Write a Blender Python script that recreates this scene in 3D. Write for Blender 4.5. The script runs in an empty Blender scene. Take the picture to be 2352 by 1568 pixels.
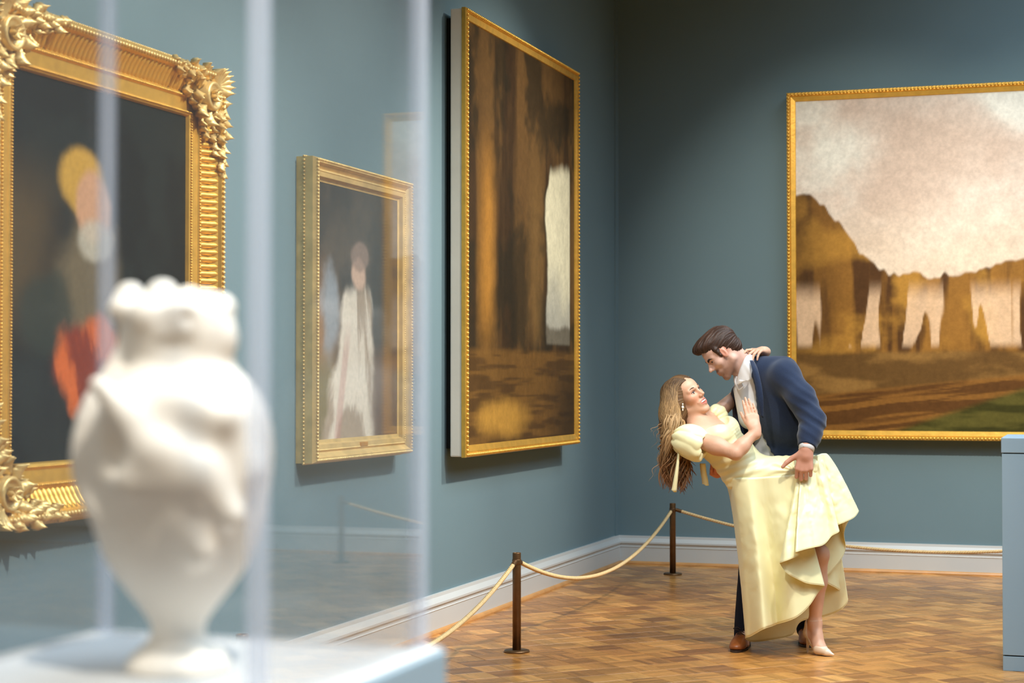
import bpy, bmesh, math, random
import numpy as np
from mathutils import Vector, Matrix

# ------------------------------------------------------------------ camera, world, lights
sc = bpy.context.scene
COL = sc.collection
F_PX, CAM_H = 4090.0, 1.45
YAW = math.atan((2540 - 1176) / F_PX)
PITCH = math.atan((868 - 784) / F_PX)
cam_d = bpy.data.cameras.new('camera')
cam_d.sensor_width = 36.0
cam_d.lens = F_PX * 36.0 / 2352.0
cam_d.dof.use_dof = True
cam_d.dof.focus_distance = 9.6
cam_d.dof.aperture_fstop = 3.7
cam = bpy.data.objects.new('camera', cam_d)
COL.objects.link(cam)
cam.location = (0, 0, CAM_H)
cam.rotation_euler = (math.pi / 2 + PITCH, 0, YAW)
sc.camera = cam

vs = sc.view_settings
vs.view_transform = 'Standard'
vs.look = 'None'
vs.exposure = 0.5
vs.gamma = 1.0
vs.use_curve_mapping = False
try:
    sc.cycles.use_denoising = True
    sc.cycles.max_bounces = 6
    sc.cycles.diffuse_bounces = 3
    sc.cycles.glossy_bounces = 3
    sc.cycles.use_adaptive_sampling = True
    sc.cycles.adaptive_threshold = 0.04
    sc.cycles.adaptive_min_samples = 16
    sc.cycles.transparent_max_bounces = 12
    sc.cycles.caustics_reflective = False
    sc.cycles.caustics_refractive = False
    sc.cycles.sample_clamp_indirect = 6.0
except Exception:
    pass

world = bpy.data.worlds.new('world')
sc.world = world
world.use_nodes = True
world.node_tree.nodes['Background'].inputs[0].default_value = (0.5, 0.55, 0.6, 1)
world.node_tree.nodes['Background'].inputs[1].default_value = 0.05

LX, BY = -3.65, 13.565          # left wall plane, back wall plane
RX, FY, CZ = 8.0, -4.0, 5.8     # right wall, wall behind the camera, ceiling

def area(name, loc, size, power, color, rot=(0, 0, 0)):
    d = bpy.data.lights.new(name, 'AREA')
    d.shape = 'RECTANGLE'; d.size, d.size_y = size
    d.energy = power; d.color = color
    o = bpy.data.objects.new(name, d); COL.objects.link(o)
    o.location = loc; o.rotation_euler = rot
    return o

def spot(name, loc, target, power, color, angle=50, blend=0.6, radius=0.05):
    d = bpy.data.lights.new(name, 'SPOT')
    d.energy = power; d.color = color; d.spot_size = math.radians(angle)
    d.spot_blend = blend; d.shadow_soft_size = radius
    o = bpy.data.objects.new(name, d); COL.objects.link(o)
    o.location = loc
    o.rotation_euler = (Vector(target) - Vector(loc)).to_track_quat('-Z', 'Y').to_euler()
    return o

# laylight over the middle of the gallery, then the picture lamps on the ceiling tracks and added fill lamps
lay = area('laylight', (1.6, 6.0, CZ - 0.06), (5.0, 13.0), 640, (0.68, 0.85, 1.0))
lay.data.spread = math.radians(140)  # beam narrowed to keep the upper walls darker, no louvres built
WARM = (1.0, 0.92, 0.79)
spot('picture_or_fill_lamp', (0.55, 5.9, 5.5), (LX, 6.1, 1.75), 900, WARM, 48, 0.9)
spot('picture_or_fill_lamp', (0.55, 8.3, 5.5), (LX, 8.3, 1.75), 800, WARM, 46, 0.9)
spot('picture_or_fill_lamp', (0.55, 10.6, 5.5), (LX, 10.5, 1.75), 820, WARM, 46, 0.9)
spot('picture_or_fill_lamp', (-1.6, 9.0, 5.5), (-1.7, BY, 1.8), 560, WARM, 44, 0.95)
spot('picture_or_fill_lamp', (0.2, 9.0, 5.5), (-0.2, BY, 1.8), 560, WARM, 44, 0.95)
spot('picture_or_fill_lamp', (3.0, 9.0, 5.5), (3.0, BY, 1.9), 800, WARM, 48, 0.9)
spot('picture_or_fill_lamp', (-0.2, 6.4, 5.5), (-1.6, 9.4, 0.9), 520, WARM, 34, 0.9, 0.12)  # unseen spot added for the couple, aimed at no picture
spot('picture_or_fill_lamp', (-2.3, 4.6, 5.4), (-1.65, 9.4, 0.8), 380, (1.0, 0.95, 0.87), 30, 0.9, 0.12)  # fill added from front-left to brighten dress and faces
spot('case_or_fill_lamp', (-2.3, -0.6, 4.4), (-0.92, 1.63, 1.3), 170, WARM, 26, 0.7, 0.15)  # fill added from the left to soften shading on the vase
spot('case_or_fill_lamp', (0.3, 0.6, 4.2), (-0.9, 1.63, 1.3), 640, WARM, 26, 0.6, 0.08)

# ------------------------------------------------------------------ helpers
def P(u, v, dy=0.0, D0=9.45):
    """photo pixel plus a depth (metres beyond a plane D0 in front of the lens) -> world point"""
    D = D0 + dy
    x = (u - 1176) / F_PX * D
    z = -(v - 784) / F_PX * D
    cp, sp, cy, sy = math.cos(PITCH), math.sin(PITCH), math.cos(YAW), math.sin(YAW)
    fwd = np.array([-sy * cp, cy * cp, sp]); rt = np.array([cy, sy, 0.0]); up = np.cross(rt, fwd)
    return np.array([0, 0, CAM_H]) + fwd * D + rt * x + up * z

def tag(o, label=None, cat=None, group=None, kind=None):
    if label: o['label'] = label
    if cat: o['category'] = cat
    if group: o['group'] = group
    if kind: o['kind'] = kind
    return o

def link(name, me, parent=None, mat=None):
    o = bpy.data.objects.new(name, me)
    COL.objects.link(o)
    if parent: o.parent = parent
    if mat is not None and me is not None and not me.materials:
        me.materials.append(mat)
    return o

def empty(name, loc=(0, 0, 0), rz=0.0):
    o = bpy.data.objects.new(name, None); COL.objects.link(o)
    o.location = loc; o.rotation_euler = (0, 0, rz)
    o.empty_display_size = 0.1
    return o

def mesh(name, verts, faces, smooth=False):
    me = bpy.data.meshes.new(name)
    me.from_pydata([tuple(map(float, v)) for v in verts], [], faces)
    me.update()
    if smooth:
        me.polygons.foreach_set('use_smooth', [True] * len(me.polygons))
    return me

def fast_mesh(name, V, Q, smooth=True, col=None, uv=None):
    """numpy verts (n,3) and faces (m,k) -> mesh"""
    V = np.asarray(V, np.float32); Q = np.asarray(Q, np.int32)
    me = bpy.data.meshes.new(name)
    n, k = Q.shape
    me.vertices.add(len(V)); me.vertices.foreach_set('co', V.ravel())
    me.loops.add(n * k); me.loops.foreach_set('vertex_index', Q.ravel())
    me.polygons.add(n)
    me.polygons.foreach_set('loop_start', np.arange(0, n * k, k, dtype=np.int32))
    me.polygons.foreach_set('loop_total', np.full(n, k, np.int32))
    me.polygons.foreach_set('use_smooth', np.full(n, bool(smooth)))
    me.update(calc_edges=True)
    me.validate()
    if col is not None:
        a = me.color_attributes.new('Col', 'FLOAT_COLOR', 'POINT')
        c4 = np.ones((len(V), 4), np.float32); c4[:, :3] = col
        a.data.foreach_set('color', c4.ravel())
    return me

class MB:
    """collects simple solids in one vertex list"""
    def __init__(s): s.v = []; s.f = []
    def add(s, vs_, fs):
        b = len(s.v); s.v += [tuple(map(float, q)) for q in vs_]; s.f += [tuple(i + b for i in f) for f in fs]
        return s
    def box(s, x0, x1, y0, y1, z0, z1, b=0.0):
        if b <= 0:
            s.add([(x0, y0, z0), (x1, y0, z0), (x1, y1, z0), (x0, y1, z0), (x0, y0, z1), (x1, y0, z1), (x1, y1, z1), (x0, y1, z1)],
                  [(0, 3, 2, 1), (4, 5, 6, 7), (0, 1, 5, 4), (1, 2, 6, 5), (2, 3, 7, 6), (3, 0, 4, 7)])
        else:
            bm = bmesh.new(); bmesh.ops.create_cube(bm, size=1.0)
            for q in bm.verts:
                q.co = ((x0 + x1) / 2 + q.co.x * (x1 - x0), (y0 + y1) / 2 + q.co.y * (y1 - y0), (z0 + z1) / 2 + q.co.z * (z1 - z0))
            bmesh.ops.bevel(bm, geom=bm.edges[:], offset=b, segments=2, affect='EDGES', profile=0.6)
            bm.verts.index_update()
            s.add([q.co[:] for q in bm.verts], [tuple(q.index for q in f.verts) for f in bm.faces]); bm.free()
        return s
    def lathe(s, prof, c=(0, 0, 0), n=32, axis='z', cap=True):
        vs_ = []; fs = []
        m = len(prof)
        for r, h in prof:
            for i in range(n):
                a = 2 * math.pi * i / n
                if axis == 'z': vs_.append((c[0] + r * math.cos(a), c[1] + r * math.sin(a), c[2] + h))
                else: vs_.append((c[0] + r * math.cos(a), c[1] + h, c[2] + r * math.sin(a)))
        for j in range(m - 1):
            for i in range(n):
                k = (i + 1) % n
                q = (j * n + i, j * n + k, (j + 1) * n + k, (j + 1) * n + i)
                fs.append(q if axis == 'z' else q[::-1])
        if cap:
            fs.append(tuple(range(n))[::-1]); fs.append(tuple((m - 1) * n + i for i in range(n)))
        return s.add(vs_, fs)
    def tube(s, pts, rad, n=10, cap=True):
        V, Q = tube_np(pts, rad, n)
        b = len(V)
        fs = [tuple(q) for q in Q]
        if cap:
            fs.append(tuple(range(n))[::-1]); fs.append(tuple(b - n + i for i in range(n)))
        return s.add(V, fs)
    def mesh(s, name, smooth=False): return mesh(name, s.v, s.f, smooth)

def tube_np(pts, rad, n=8, flat=1.0, ref=None):
    """swept tube: points (m,3), radius scalar or (m,)"""
    pts = np.asarray(pts, float); m = len(pts)
    rad = np.broadcast_to(np.asarray(rad, float), (m,))
    t = np.gradient(pts, axis=0); t /= np.linalg.norm(t, axis=1)[:, None] + 1e-12
    a0 = np.array(ref if ref is not None else ([0, 0, 1.0] if abs(t[0][2]) < 0.9 else [1.0, 0, 0]), float)
    N = np.zeros((m, 3)); pv = a0
    for i in range(m):
        q = pv - t[i] * (pv @ t[i]); L = np.linalg.norm(q)
        if L < 1e-6: q = np.cross(t[i], [0.3, 0.7, 0.2]); L = np.linalg.norm(q)
        N[i] = q / L; pv = N[i]
    B = np.cross(t, N)
    an = np.arange(n) * 2 * math.pi / n
    V = pts[:, None, :] + rad[:, None, None] * (np.cos(an)[None, :, None] * N[:, None, :] + flat * np.sin(an)[None, :, None] * B[:, None, :])
    i = np.arange(m - 1)[:, None] * n; j = np.arange(n)[None, :]; k = (j + 1) % n
    Q = np.stack([i + j, i + k, i + n + k, i + n + j], -1).reshape(-1, 4)
    return V.reshape(-1, 3), Q

def catmull(pts, n, closed=False):
    pts = np.asarray(pts, float); m = len(pts)
    if closed:
        tt = np.arange(n) * m / n
    else:
        tt = np.linspace(0, m - 1, n)
    i = np.floor(tt).astype(int); fr = (tt - i)[:, None]
    if not closed:
        i = np.minimum(i, m - 2); fr = (tt - i)[:, None]
        ext = np.vstack([2 * pts[0] - pts[1], pts, 2 * pts[-1] - pts[-2]])
        p0, p1, p2, p3 = ext[i], ext[i + 1], ext[i + 2], ext[i + 3]
    else:
        p0, p1, p2, p3 = pts[(i - 1) % m], pts[i % m], pts[(i + 1) % m], pts[(i + 2) % m]
    return 0.5 * (2 * p1 + (p2 - p0) * fr + (2 * p0 - 5 * p1 + 4 * p2 - p3) * fr ** 2 + (3 * p1 - p0 - 3 * p2 + p3) * fr ** 3)

# value noise on numpy arrays
_rng = np.random.default_rng(7)
_tab = _rng.random((64, 64, 64)).astype(np.float32)
def vnoise(x, y, z=0.0):
    x, y, z = np.broadcast_arrays(np.asarray(x, float), np.asarray(y, float), np.asarray(z, float))
    xi, yi, zi = np.floor(x).astype(int), np.floor(y).astype(int), np.floor(z).astype(int)
    fx, fy, fz = x - xi, y - yi, z - zi
    fx, fy, fz = [q * q * (3 - 2 * q) for q in (fx, fy, fz)]
    def g(a, b, c): return _tab[(xi + a) % 64, (yi + b) % 64, (zi + c) % 64]
    l = lambda a, b, t: a + (b - a) * t
    return l(l(l(g(0, 0, 0), g(1, 0, 0), fx), l(g(0, 1, 0), g(1, 1, 0), fx), fy),
             l(l(g(0, 0, 1), g(1, 0, 1), fx), l(g(0, 1, 1), g(1, 1, 1), fx), fy), fz)
def fbm(x, y, z=0.0, o=4):
    s = 0; a = 0.5; t = 0
    for k in range(o):
        s = s + a * vnoise(x * 2 ** k, y * 2 ** k, np.asarray(z) * 2 ** k + 11.3 * k); t += a; a *= 0.5
    return s / t

# ------------------------------------------------------------------ materials
def lin(r, g, b):
    f = lambda c: (c / 255) / 12.92 if c / 255 <= 0.04045 else ((c / 255 + 0.055) / 1.055) ** 2.4
    return (f(r), f(g), f(b))

def pmat(name, col, rough=0.5, metal=0.0, spec=0.5, bump=None, var=None, attr=None, sheen=0.0, coat=0.0, sss=0.0, aniso=0.0):
    """principled material; bump=(scale,strength[,stretch]), var=(scale,amount) noise on colour, attr = colour attribute"""
    m = bpy.data.materials.new(name); m.use_nodes = True
    nt = m.node_tree; N = nt.nodes; L = nt.links
    b = N['Principled BSDF']
    b.inputs['Base Color'].default_value = (*col, 1); b.inputs['Roughness'].default_value = rough
    b.inputs['Metallic'].default_value = metal; b.inputs['Specular IOR Level'].default_value = spec
    if sheen: b.inputs['Sheen Weight'].default_value = sheen
    if coat: b.inputs['Coat Weight'].default_value = coat; b.inputs['Coat Roughness'].default_value = 0.12
    if sss:
        b.inputs['Subsurface Weight'].default_value = sss
        b.inputs['Subsurface Radius'].default_value = (0.012, 0.004, 0.002); b.inputs['Subsurface Scale'].default_value = 1.0
    if aniso: b.inputs['Anisotropic'].default_value = aniso
    tc = N.new('ShaderNodeTexCoord')
    src = None
    if attr:
        at = N.new('ShaderNodeAttribute'); at.attribute_name = attr; src = at.outputs['Color']
    if var:
        nz = N.new('ShaderNodeTexNoise'); nz.inputs['Scale'].default_value = var[0]; nz.inputs['Detail'].default_value = 5
        L.new(tc.outputs['Object'], nz.inputs['Vector'])
        mr = N.new('ShaderNodeMapRange'); mr.inputs[1].default_value = 0.25; mr.inputs[2].default_value = 0.75
        mr.inputs[3].default_value = 1 - var[1]; mr.inputs[4].default_value = 1 + var[1]
        L.new(nz.outputs['Fac'], mr.inputs[0])
        mx = N.new('ShaderNodeVectorMath'); mx.operation = 'MULTIPLY'
        if src is not None: L.new(src, mx.inputs[0])
        else: mx.inputs[0].default_value = col
        L.new(mr.outputs[0], mx.inputs[1])
        src = mx.outputs[0]
    if src is not None: L.new(src, b.inputs['Base Color'])
    if bump:
        mp = N.new('ShaderNodeMapping'); L.new(tc.outputs['Object'], mp.inputs['Vector'])
        if len(bump) > 2: mp.inputs['Scale'].default_value = bump[2]
        nz2 = N.new('ShaderNodeTexNoise'); nz2.inputs['Scale'].default_value = bump[0]; nz2.inputs['Detail'].default_value = 4
        L.new(mp.outputs[0], nz2.inputs['Vector'])
        bp = N.new('ShaderNodeBump'); bp.inputs['Strength'].default_value = bump[1]; bp.inputs['Distance'].default_value = 0.01
        L.new(nz2.outputs['Fac'], bp.inputs['Height']); L.new(bp.outputs[0], b.inputs['Normal'])
    return m

M = {}
M['wall'] = pmat('wall_fabric', lin(110, 133, 141), 0.85, spec=0.2, bump=(260, 0.12), var=(1.3, 0.035))
M['skirting'] = pmat('skirting_paint', lin(196, 198, 196), 0.4, spec=0.5, var=(2, 0.02))
M['shoe'] = pmat('shoe_moulding_oak', lin(198, 144, 86), 0.4, bump=(30, 0.1, (1, 1, 8)), var=(9, 0.16))
M['ceiling'] = pmat('ceiling_plaster', lin(150, 162, 174), 0.9)
M['gold'] = pmat('gilding', lin(240, 188, 84), 0.36, metal=0.6, bump=(60, 0.08), var=(18, 0.14))
M['gold_flat'] = pmat('flat_gilding', lin(222, 162, 62), 0.5, metal=0.55, bump=(120, 0.05), var=(26, 0.10))
M['gold_pale'] = pmat('worn_gilding', lin(238, 204, 132), 0.42, metal=0.45, bump=(60, 0.1), var=(14, 0.2))
M['cream'] = pmat('cream_board', lin(240, 235, 222), 0.8, var=(5, 0.05), bump=(40, 0.05))
M['bronze'] = pmat('dark_bronze', lin(112, 82, 52), 0.38, metal=0.7, var=(20, 0.2))
M['rope'] = pmat('cotton_rope', lin(222, 190, 138), 0.85, spec=0.2, var=(60, 0.12))
M['podium'] = pmat('podium_paint', lin(138, 160, 174), 0.6, var=(3, 0.02), bump=(90, 0.02))
M['black'] = pmat('shadow_gap', (0.01, 0.012, 0.014), 0.9)  # near-black colour standing in for shade in gaps and grooves
M['white'] = pmat('white_deck', lin(206, 207, 207), 0.55)
M['porcelain'] = pmat('bisque_white', lin(250, 241, 228), 0.45, spec=0.4, var=(8, 0.04))
M['text'] = pmat('label_print', lin(225, 228, 228), 0.6)

def floor_mat():
    m = bpy.data.materials.new('parquet_oak'); m.use_nodes = True
    nt = m.node_tree; N = nt.nodes; L = nt.links; b = N['Principled BSDF']
    at = N.new('ShaderNodeAttribute'); at.attribute_name = 'Col'
    uv = N.new('ShaderNodeUVMap'); uv.uv_map = 'UVMap'
    oi = N.new('ShaderNodeObjectInfo')
    ad = N.new('ShaderNodeVectorMath'); ad.operation = 'ADD'
    cb = N.new('ShaderNodeCombineXYZ'); mu = N.new('ShaderNodeMath'); mu.operation = 'MULTIPLY'; mu.inputs[1].default_value = 37.0
    L.new(oi.outputs['Random'], mu.inputs[0]); L.new(mu.outputs[0], cb.inputs[0]); L.new(mu.outputs[0], cb.inputs[2])
    L.new(uv.outputs[0], ad.inputs[0]); L.new(cb.outputs[0], ad.inputs[1])
    # five fingers per block: v runs 0..5
    sp = N.new('ShaderNodeSeparateXYZ'); L.new(uv.outputs[0], sp.inputs[0])
    fl = N.new('ShaderNodeMath'); fl.operation = 'FLOOR'; L.new(sp.outputs[1], fl.inputs[0])
    fsum = N.new('ShaderNodeMath'); fsum.operation = 'ADD'; L.new(fl.outputs[0], fsum.inputs[0])
    zsum = N.new('ShaderNodeMath'); zsum.operation = 'FLOOR'; L.new(sp.outputs[0], zsum.inputs[0])
    z2 = N.new('ShaderNodeMath'); z2.operation = 'MULTIPLY_ADD'; L.new(zsum.outputs[0], z2.inputs[0]); z2.inputs[1].default_value = 7.31; L.new(mu.outputs[0], z2.inputs[2])
    L.new(z2.outputs[0], fsum.inputs[1])
    wn = N.new('ShaderNodeTexWhiteNoise'); wn.noise_dimensions = '1D'; L.new(fsum.outputs[0], wn.inputs['W'])
    mp = N.new('ShaderNodeMapping'); mp.inputs['Scale'].default_value = (1.2, 7.0, 1.0); L.new(ad.outputs[0], mp.inputs[0])
    nz = N.new('ShaderNodeTexNoise'); nz.inputs['Scale'].default_value = 1.6; nz.inputs['Detail'].default_value = 6; L.new(mp.outputs[0], nz.inputs['Vector'])
    mr = N.new('ShaderNodeMapRange'); mr.inputs[1].default_value = 0.3; mr.inputs[2].default_value = 0.7; mr.inputs[3].default_value = 0.8; mr.inputs[4].default_value = 1.2
    L.new(nz.outputs['Fac'], mr.inputs[0])
    mr2 = N.new('ShaderNodeMapRange'); mr2.inputs[3].default_value = 0.74; mr2.inputs[4].default_value = 1.26
    L.new(wn.outputs['Value'], mr2.inputs[0])
    m1 = N.new('ShaderNodeVectorMath'); m1.operation = 'MULTIPLY'; L.new(at.outputs['Color'], m1.inputs[0]); L.new(mr.outputs[0], m1.inputs[1])
    m2 = N.new('ShaderNodeVectorMath'); m2.operation = 'MULTIPLY'; L.new(m1.outputs[0], m2.inputs[0]); L.new(mr2.outputs[0], m2.inputs[1])
    L.new(m2.outputs[0], b.inputs['Base Color'])
    b.inputs['Roughness'].default_value = 0.38; b.inputs['Specular IOR Level'].default_value = 0.45
    r2 = N.new('ShaderNodeMapRange'); r2.inputs[3].default_value = 0.20; r2.inputs[4].default_value = 0.40; L.new(nz.outputs['Fac'], r2.inputs[0]); L.new(r2.outputs[0], b.inputs['Roughness'])
    return m
M['floor'] = floor_mat()

def glass_mat():
    m = bpy.data.materials.new('acrylic_sheet'); m.use_nodes = True
    nt = m.node_tree; N = nt.nodes; L = nt.links
    N.remove(N['Principled BSDF']); out = N['Material Output']
    tr = N.new('ShaderNodeBsdfTransparent'); tr.inputs[0].default_value = (0.985, 0.99, 0.995, 1)
    df = N.new('ShaderNodeBsdfDiffuse'); df.inputs[0].default_value = (0.8, 0.82, 0.88, 1)
    hz = N.new('ShaderNodeMixShader'); hz.inputs[0].default_value = 0.011; L.new(tr.outputs[0], hz.inputs[1]); L.new(df.outputs[0], hz.inputs[2])   # diffuse white mixed in as the hazy veil of reflections
    gl = N.new('ShaderNodeBsdfGlossy'); gl.inputs['Roughness'].default_value = 0.02
    lw = N.new('ShaderNodeLayerWeight'); lw.inputs[0].default_value = 0.5
    pw = N.new('ShaderNodeMath'); pw.operation = 'POWER'; pw.inputs[1].default_value = 4.0; L.new(lw.outputs['Facing'], pw.inputs[0])
    fr = N.new('ShaderNodeMath'); fr.operation = 'MULTIPLY_ADD'; fr.inputs[1].default_value = 0.96; fr.inputs[2].default_value = 0.04; L.new(pw.outputs[0], fr.inputs[0])
    mx = N.new('ShaderNodeMixShader'); L.new(fr.outputs[0], mx.inputs[0]); L.new(hz.outputs[0], mx.inputs[1]); L.new(gl.outputs[0], mx.inputs[2])
    L.new(mx.outputs[0], out.inputs[0])
    return m
M['acrylic'] = glass_mat()
def edge_mat():
    m = bpy.data.materials.new('acrylic_edge'); m.use_nodes = True
    nt = m.node_tree; N = nt.nodes; L = nt.links; b = N['Principled BSDF']; out = N['Material Output']
    b.inputs['Base Color'].default_value = (*lin(214, 222, 238), 1); b.inputs['Roughness'].default_value = 0.3
    tr = N.new('ShaderNodeBsdfTransparent'); tr.inputs[0].default_value = (0.95, 0.97, 1.0, 1)
    mx = N.new('ShaderNodeMixShader'); mx.inputs[0].default_value = 0.30
    L.new(tr.outputs[0], mx.inputs[1]); L.new(b.outputs[0], mx.inputs[2]); L.new(mx.outputs[0], out.inputs[0])
    return m
M['acrylic_edge'] = edge_mat()

# ------------------------------------------------------------------ room
def struct(name, me, mat, parent=None):
    o = link(name, me, parent, mat)
    if not parent: o['kind'] = 'structure'
    return o
struct('wall_left', MB().box(LX - 0.2, LX, FY, BY + 0.2, 0, CZ).mesh('wall_left'), M['wall'])
struct('wall_back', MB().box(LX, RX, BY, BY + 0.2, 0, CZ).mesh('wall_back'), M['wall'])
struct('wall_right', MB().box(RX, RX + 0.2, FY, BY + 0.2, 0, CZ).mesh('wall_right'), M['wall'])
struct('wall_front', MB().box(LX - 0.2, RX + 0.2, FY - 0.2, FY, 0, CZ).mesh('wall_front'), M['wall'])
ceil = struct('ceiling', MB().box(LX - 0.2, RX + 0.2, FY - 0.2, BY + 0.2, CZ, CZ + 0.2).mesh('ceiling'), M['ceiling'])
struct('trim_1', MB().box(LX, LX + 0.012, BY - 0.085, BY, 0.2, CZ).mesh('trim_1'), M['wall'])   # corner strip of the wall cloth

# skirting: lower board, bead, sloped cap
BBP = [(0.0, 0.0), (0.030, 0.0), (0.030, 0.128), (0.034, 0.132), (0.030, 0.138), (0.030, 0.150), (0.040, 0.160), (0.040, 0.172), (0.018, 0.200), (0.016, 0.218), (0.0, 0.218)]
def run(prof, a, b, inward, m0=0.0, m1=0.0):
    """extrude a (out,height) profile from a to b along a wall; m0/m1 mitre signs"""
    a = np.array(a, float); b = np.array(b, float); t = (b - a) / np.linalg.norm(b - a); n = np.array(inward, float)
    V = []; k = len(prof)
    for o_, h in prof: V.append((*(a + n * o_ + t * o_ * m0), h))
    for o_, h in prof: V.append((*(b + n * o_ - t * o_ * m1), h))
    Fs = [(i, (i + 1) % k, k + (i + 1) % k, k + i) for i in range(k)] + [tuple(range(k))[::-1], tuple(range(k, 2 * k))]
    return V, Fs
def skirting(name, a, b, n, m0, m1):
    o = struct(name, mesh(name, *run(BBP, a, b, n, m0, m1)), M['skirting'])
    sh = [(0.0, 0.0), (0.052, 0.0), (0.052, 0.008), (0.047, 0.018), (0.038, 0.023), (0.0, 0.023)]
    struct('shoe_moulding', mesh('shoe_moulding', *run(sh, a, b, n, m0, m1)), M['shoe'], o)
skirting('baseboard_left', (LX, FY), (LX, BY), (1, 0), 1, 1)
skirting('baseboard_back', (LX, BY), (RX, BY), (0, -1), 1, 1)
skirting('baseboard_right', (RX, BY), (RX, FY), (-1, 0), 1, 1)

# floor: mosaic parquet laid at 45 degrees, blocks of five fingers
flo = struct('floor', MB().box(LX - 0.2, RX + 0.2, FY - 0.2, BY + 0.2, -0.12, -0.004).mesh('floor'), pmat('floor_bed', lin(70, 44, 22), 0.8))
BS = 0.168
rnd = random.Random(5)
TONES = [lin(c[0], c[1] * 0.97, c[2] * 0.90) for c in ((190, 136, 76), (174, 122, 68), (160, 110, 62), (200, 146, 84), (146, 98, 56), (184, 130, 72), (168, 116, 64), (206, 152, 90))]
def block_geo(z1=0.0):
    h = BS / 2 - 0.0009; e = 0.0012
    V = [(-h, -h, z1 - 0.004), (h, -h, z1 - 0.004), (h, h, z1 - 0.004), (-h, h, z1 - 0.004),
         (-h, -h, z1 - e), (h, -h, z1 - e), (h, h, z1 - e), (-h, h, z1 - e),
         (-h + e, -h + e, z1), (h - e, -h + e, z1), (h - e, h - e, z1), (-h + e, h - e, z1)]
    Fs = [(8, 9, 10, 11), (4, 5, 9, 8), (5, 6, 10, 9), (6, 7, 11, 10), (7, 4, 8, 11), (0, 1, 5, 4), (1, 2, 6, 5), (2, 3, 7, 6), (3, 0, 4, 7)]
    return np.array(V), np.array(Fs)
BV, BF = block_geo()
BUV = (BV[:, :2] / BS + 0.5) * np.array([1.0, 5.0]); BUV = np.clip(BUV, [0.001, 0.001], [0.999, 4.999])
block_meshes = []
for i, t in enumerate(TONES):
    me = fast_mesh('parquet_block', BV, BF, False, np.tile(np.array(t), (12, 1)))
    u = me.uv_layers.new(name='UVMap'); u.data.foreach_set('uv', BUV[BF.ravel()].astype(np.float32).ravel())
    me.materials.append(M['floor']); block_meshes.append(me)
_c, _s = math.cos(math.pi / 4), math.sin(math.pi / 4)
cells = []
fwd_h = np.array([-math.sin(YAW), math.cos(YAW)]); rt_h = np.array([math.cos(YAW), math.sin(YAW)])
for i in range(-80, 81):
    for j in range(-80, 81):
        gx, gy = i * BS, j * BS
        x, y = gx * _c - gy * _s + 1.0, gx * _s + gy * _c + 5.0
        if x < LX - 0.02 or x > RX or y < FY or y > BY + 0.02: continue
        d = np.array([x, y]); z = d @ fwd_h; r = d @ rt_h
        vis = 1e9
        if z > 2:
            u_, v_ = 1176 + F_PX * r / z, 868 + F_PX * 1.45 / z
            if 985 < u_ < 2330 and v_ < 1590: vis = z + (0 if u_ < 2310 else 3)
        cells.append((vis, x, y, (i + j) % 2))
cells.sort(key=lambda q: q[0])
sv, sf, scol, suv = [], [], [], []
for n_, (vis, x, y, par) in enumerate(cells):
    ti = rnd.choice([0, 3, 5, 7, 1, 0, 6, 2]) if par else rnd.choice([1, 2, 4, 6, 0, 5, 6, 3])  # one grain direction coloured lighter to imitate its sheen
    dz = rnd.uniform(-0.0004, 0.0004)
    ang = math.pi / 4 + (math.pi / 2 if par else 0)
    inside = LX + BS * 0.75 < x and y < BY - BS * 0.75
    if n_ < 300 and vis < 1e8:
        o = link('parquet_block', block_meshes[ti], flo)
        o.location = (x, y, dz); o.rotation_euler = (0, 0, ang)
    else:
        c, s = math.cos(ang), math.sin(ang)
        b = len(sv) * 12
        sv.append(np.column_stack([BV[:, 0] * c - BV[:, 1] * s + x, BV[:, 0] * s + BV[:, 1] * c + y, BV[:, 2] + dz]))
        sf.append(BF + b); scol.append(np.tile(np.array(TONES[ti]) * rnd.uniform(0.92, 1.08), (12, 1)))
        suv.append(BUV[BF.ravel()] + np.array([rnd.randint(1, 40), 0.0]))
me = fast_mesh('parquet_field', np.vstack(sv), np.vstack(sf), False, np.vstack(scol))
u = me.uv_layers.new(name='UVMap'); u.data.foreach_set('uv', np.vstack(suv).astype(np.float32).ravel())
tag(link('parquet_field', me, flo, M['floor']), kind='stuff')

# frame round the laylight (the lamp panel above is set in it)
struct('laylight_frame', MB().box(-0.98, -0.9, -0.6, 12.6, CZ - 0.1, CZ).box(4.1, 4.18, -0.6, 12.6, CZ - 0.1, CZ).box(-0.9, 4.1, -0.6, -0.52, CZ - 0.1, CZ).box(-0.9, 4.1, 12.52, 12.6, CZ - 0.1, CZ).mesh('laylight_frame'), M['ceiling'], ceil)

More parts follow.
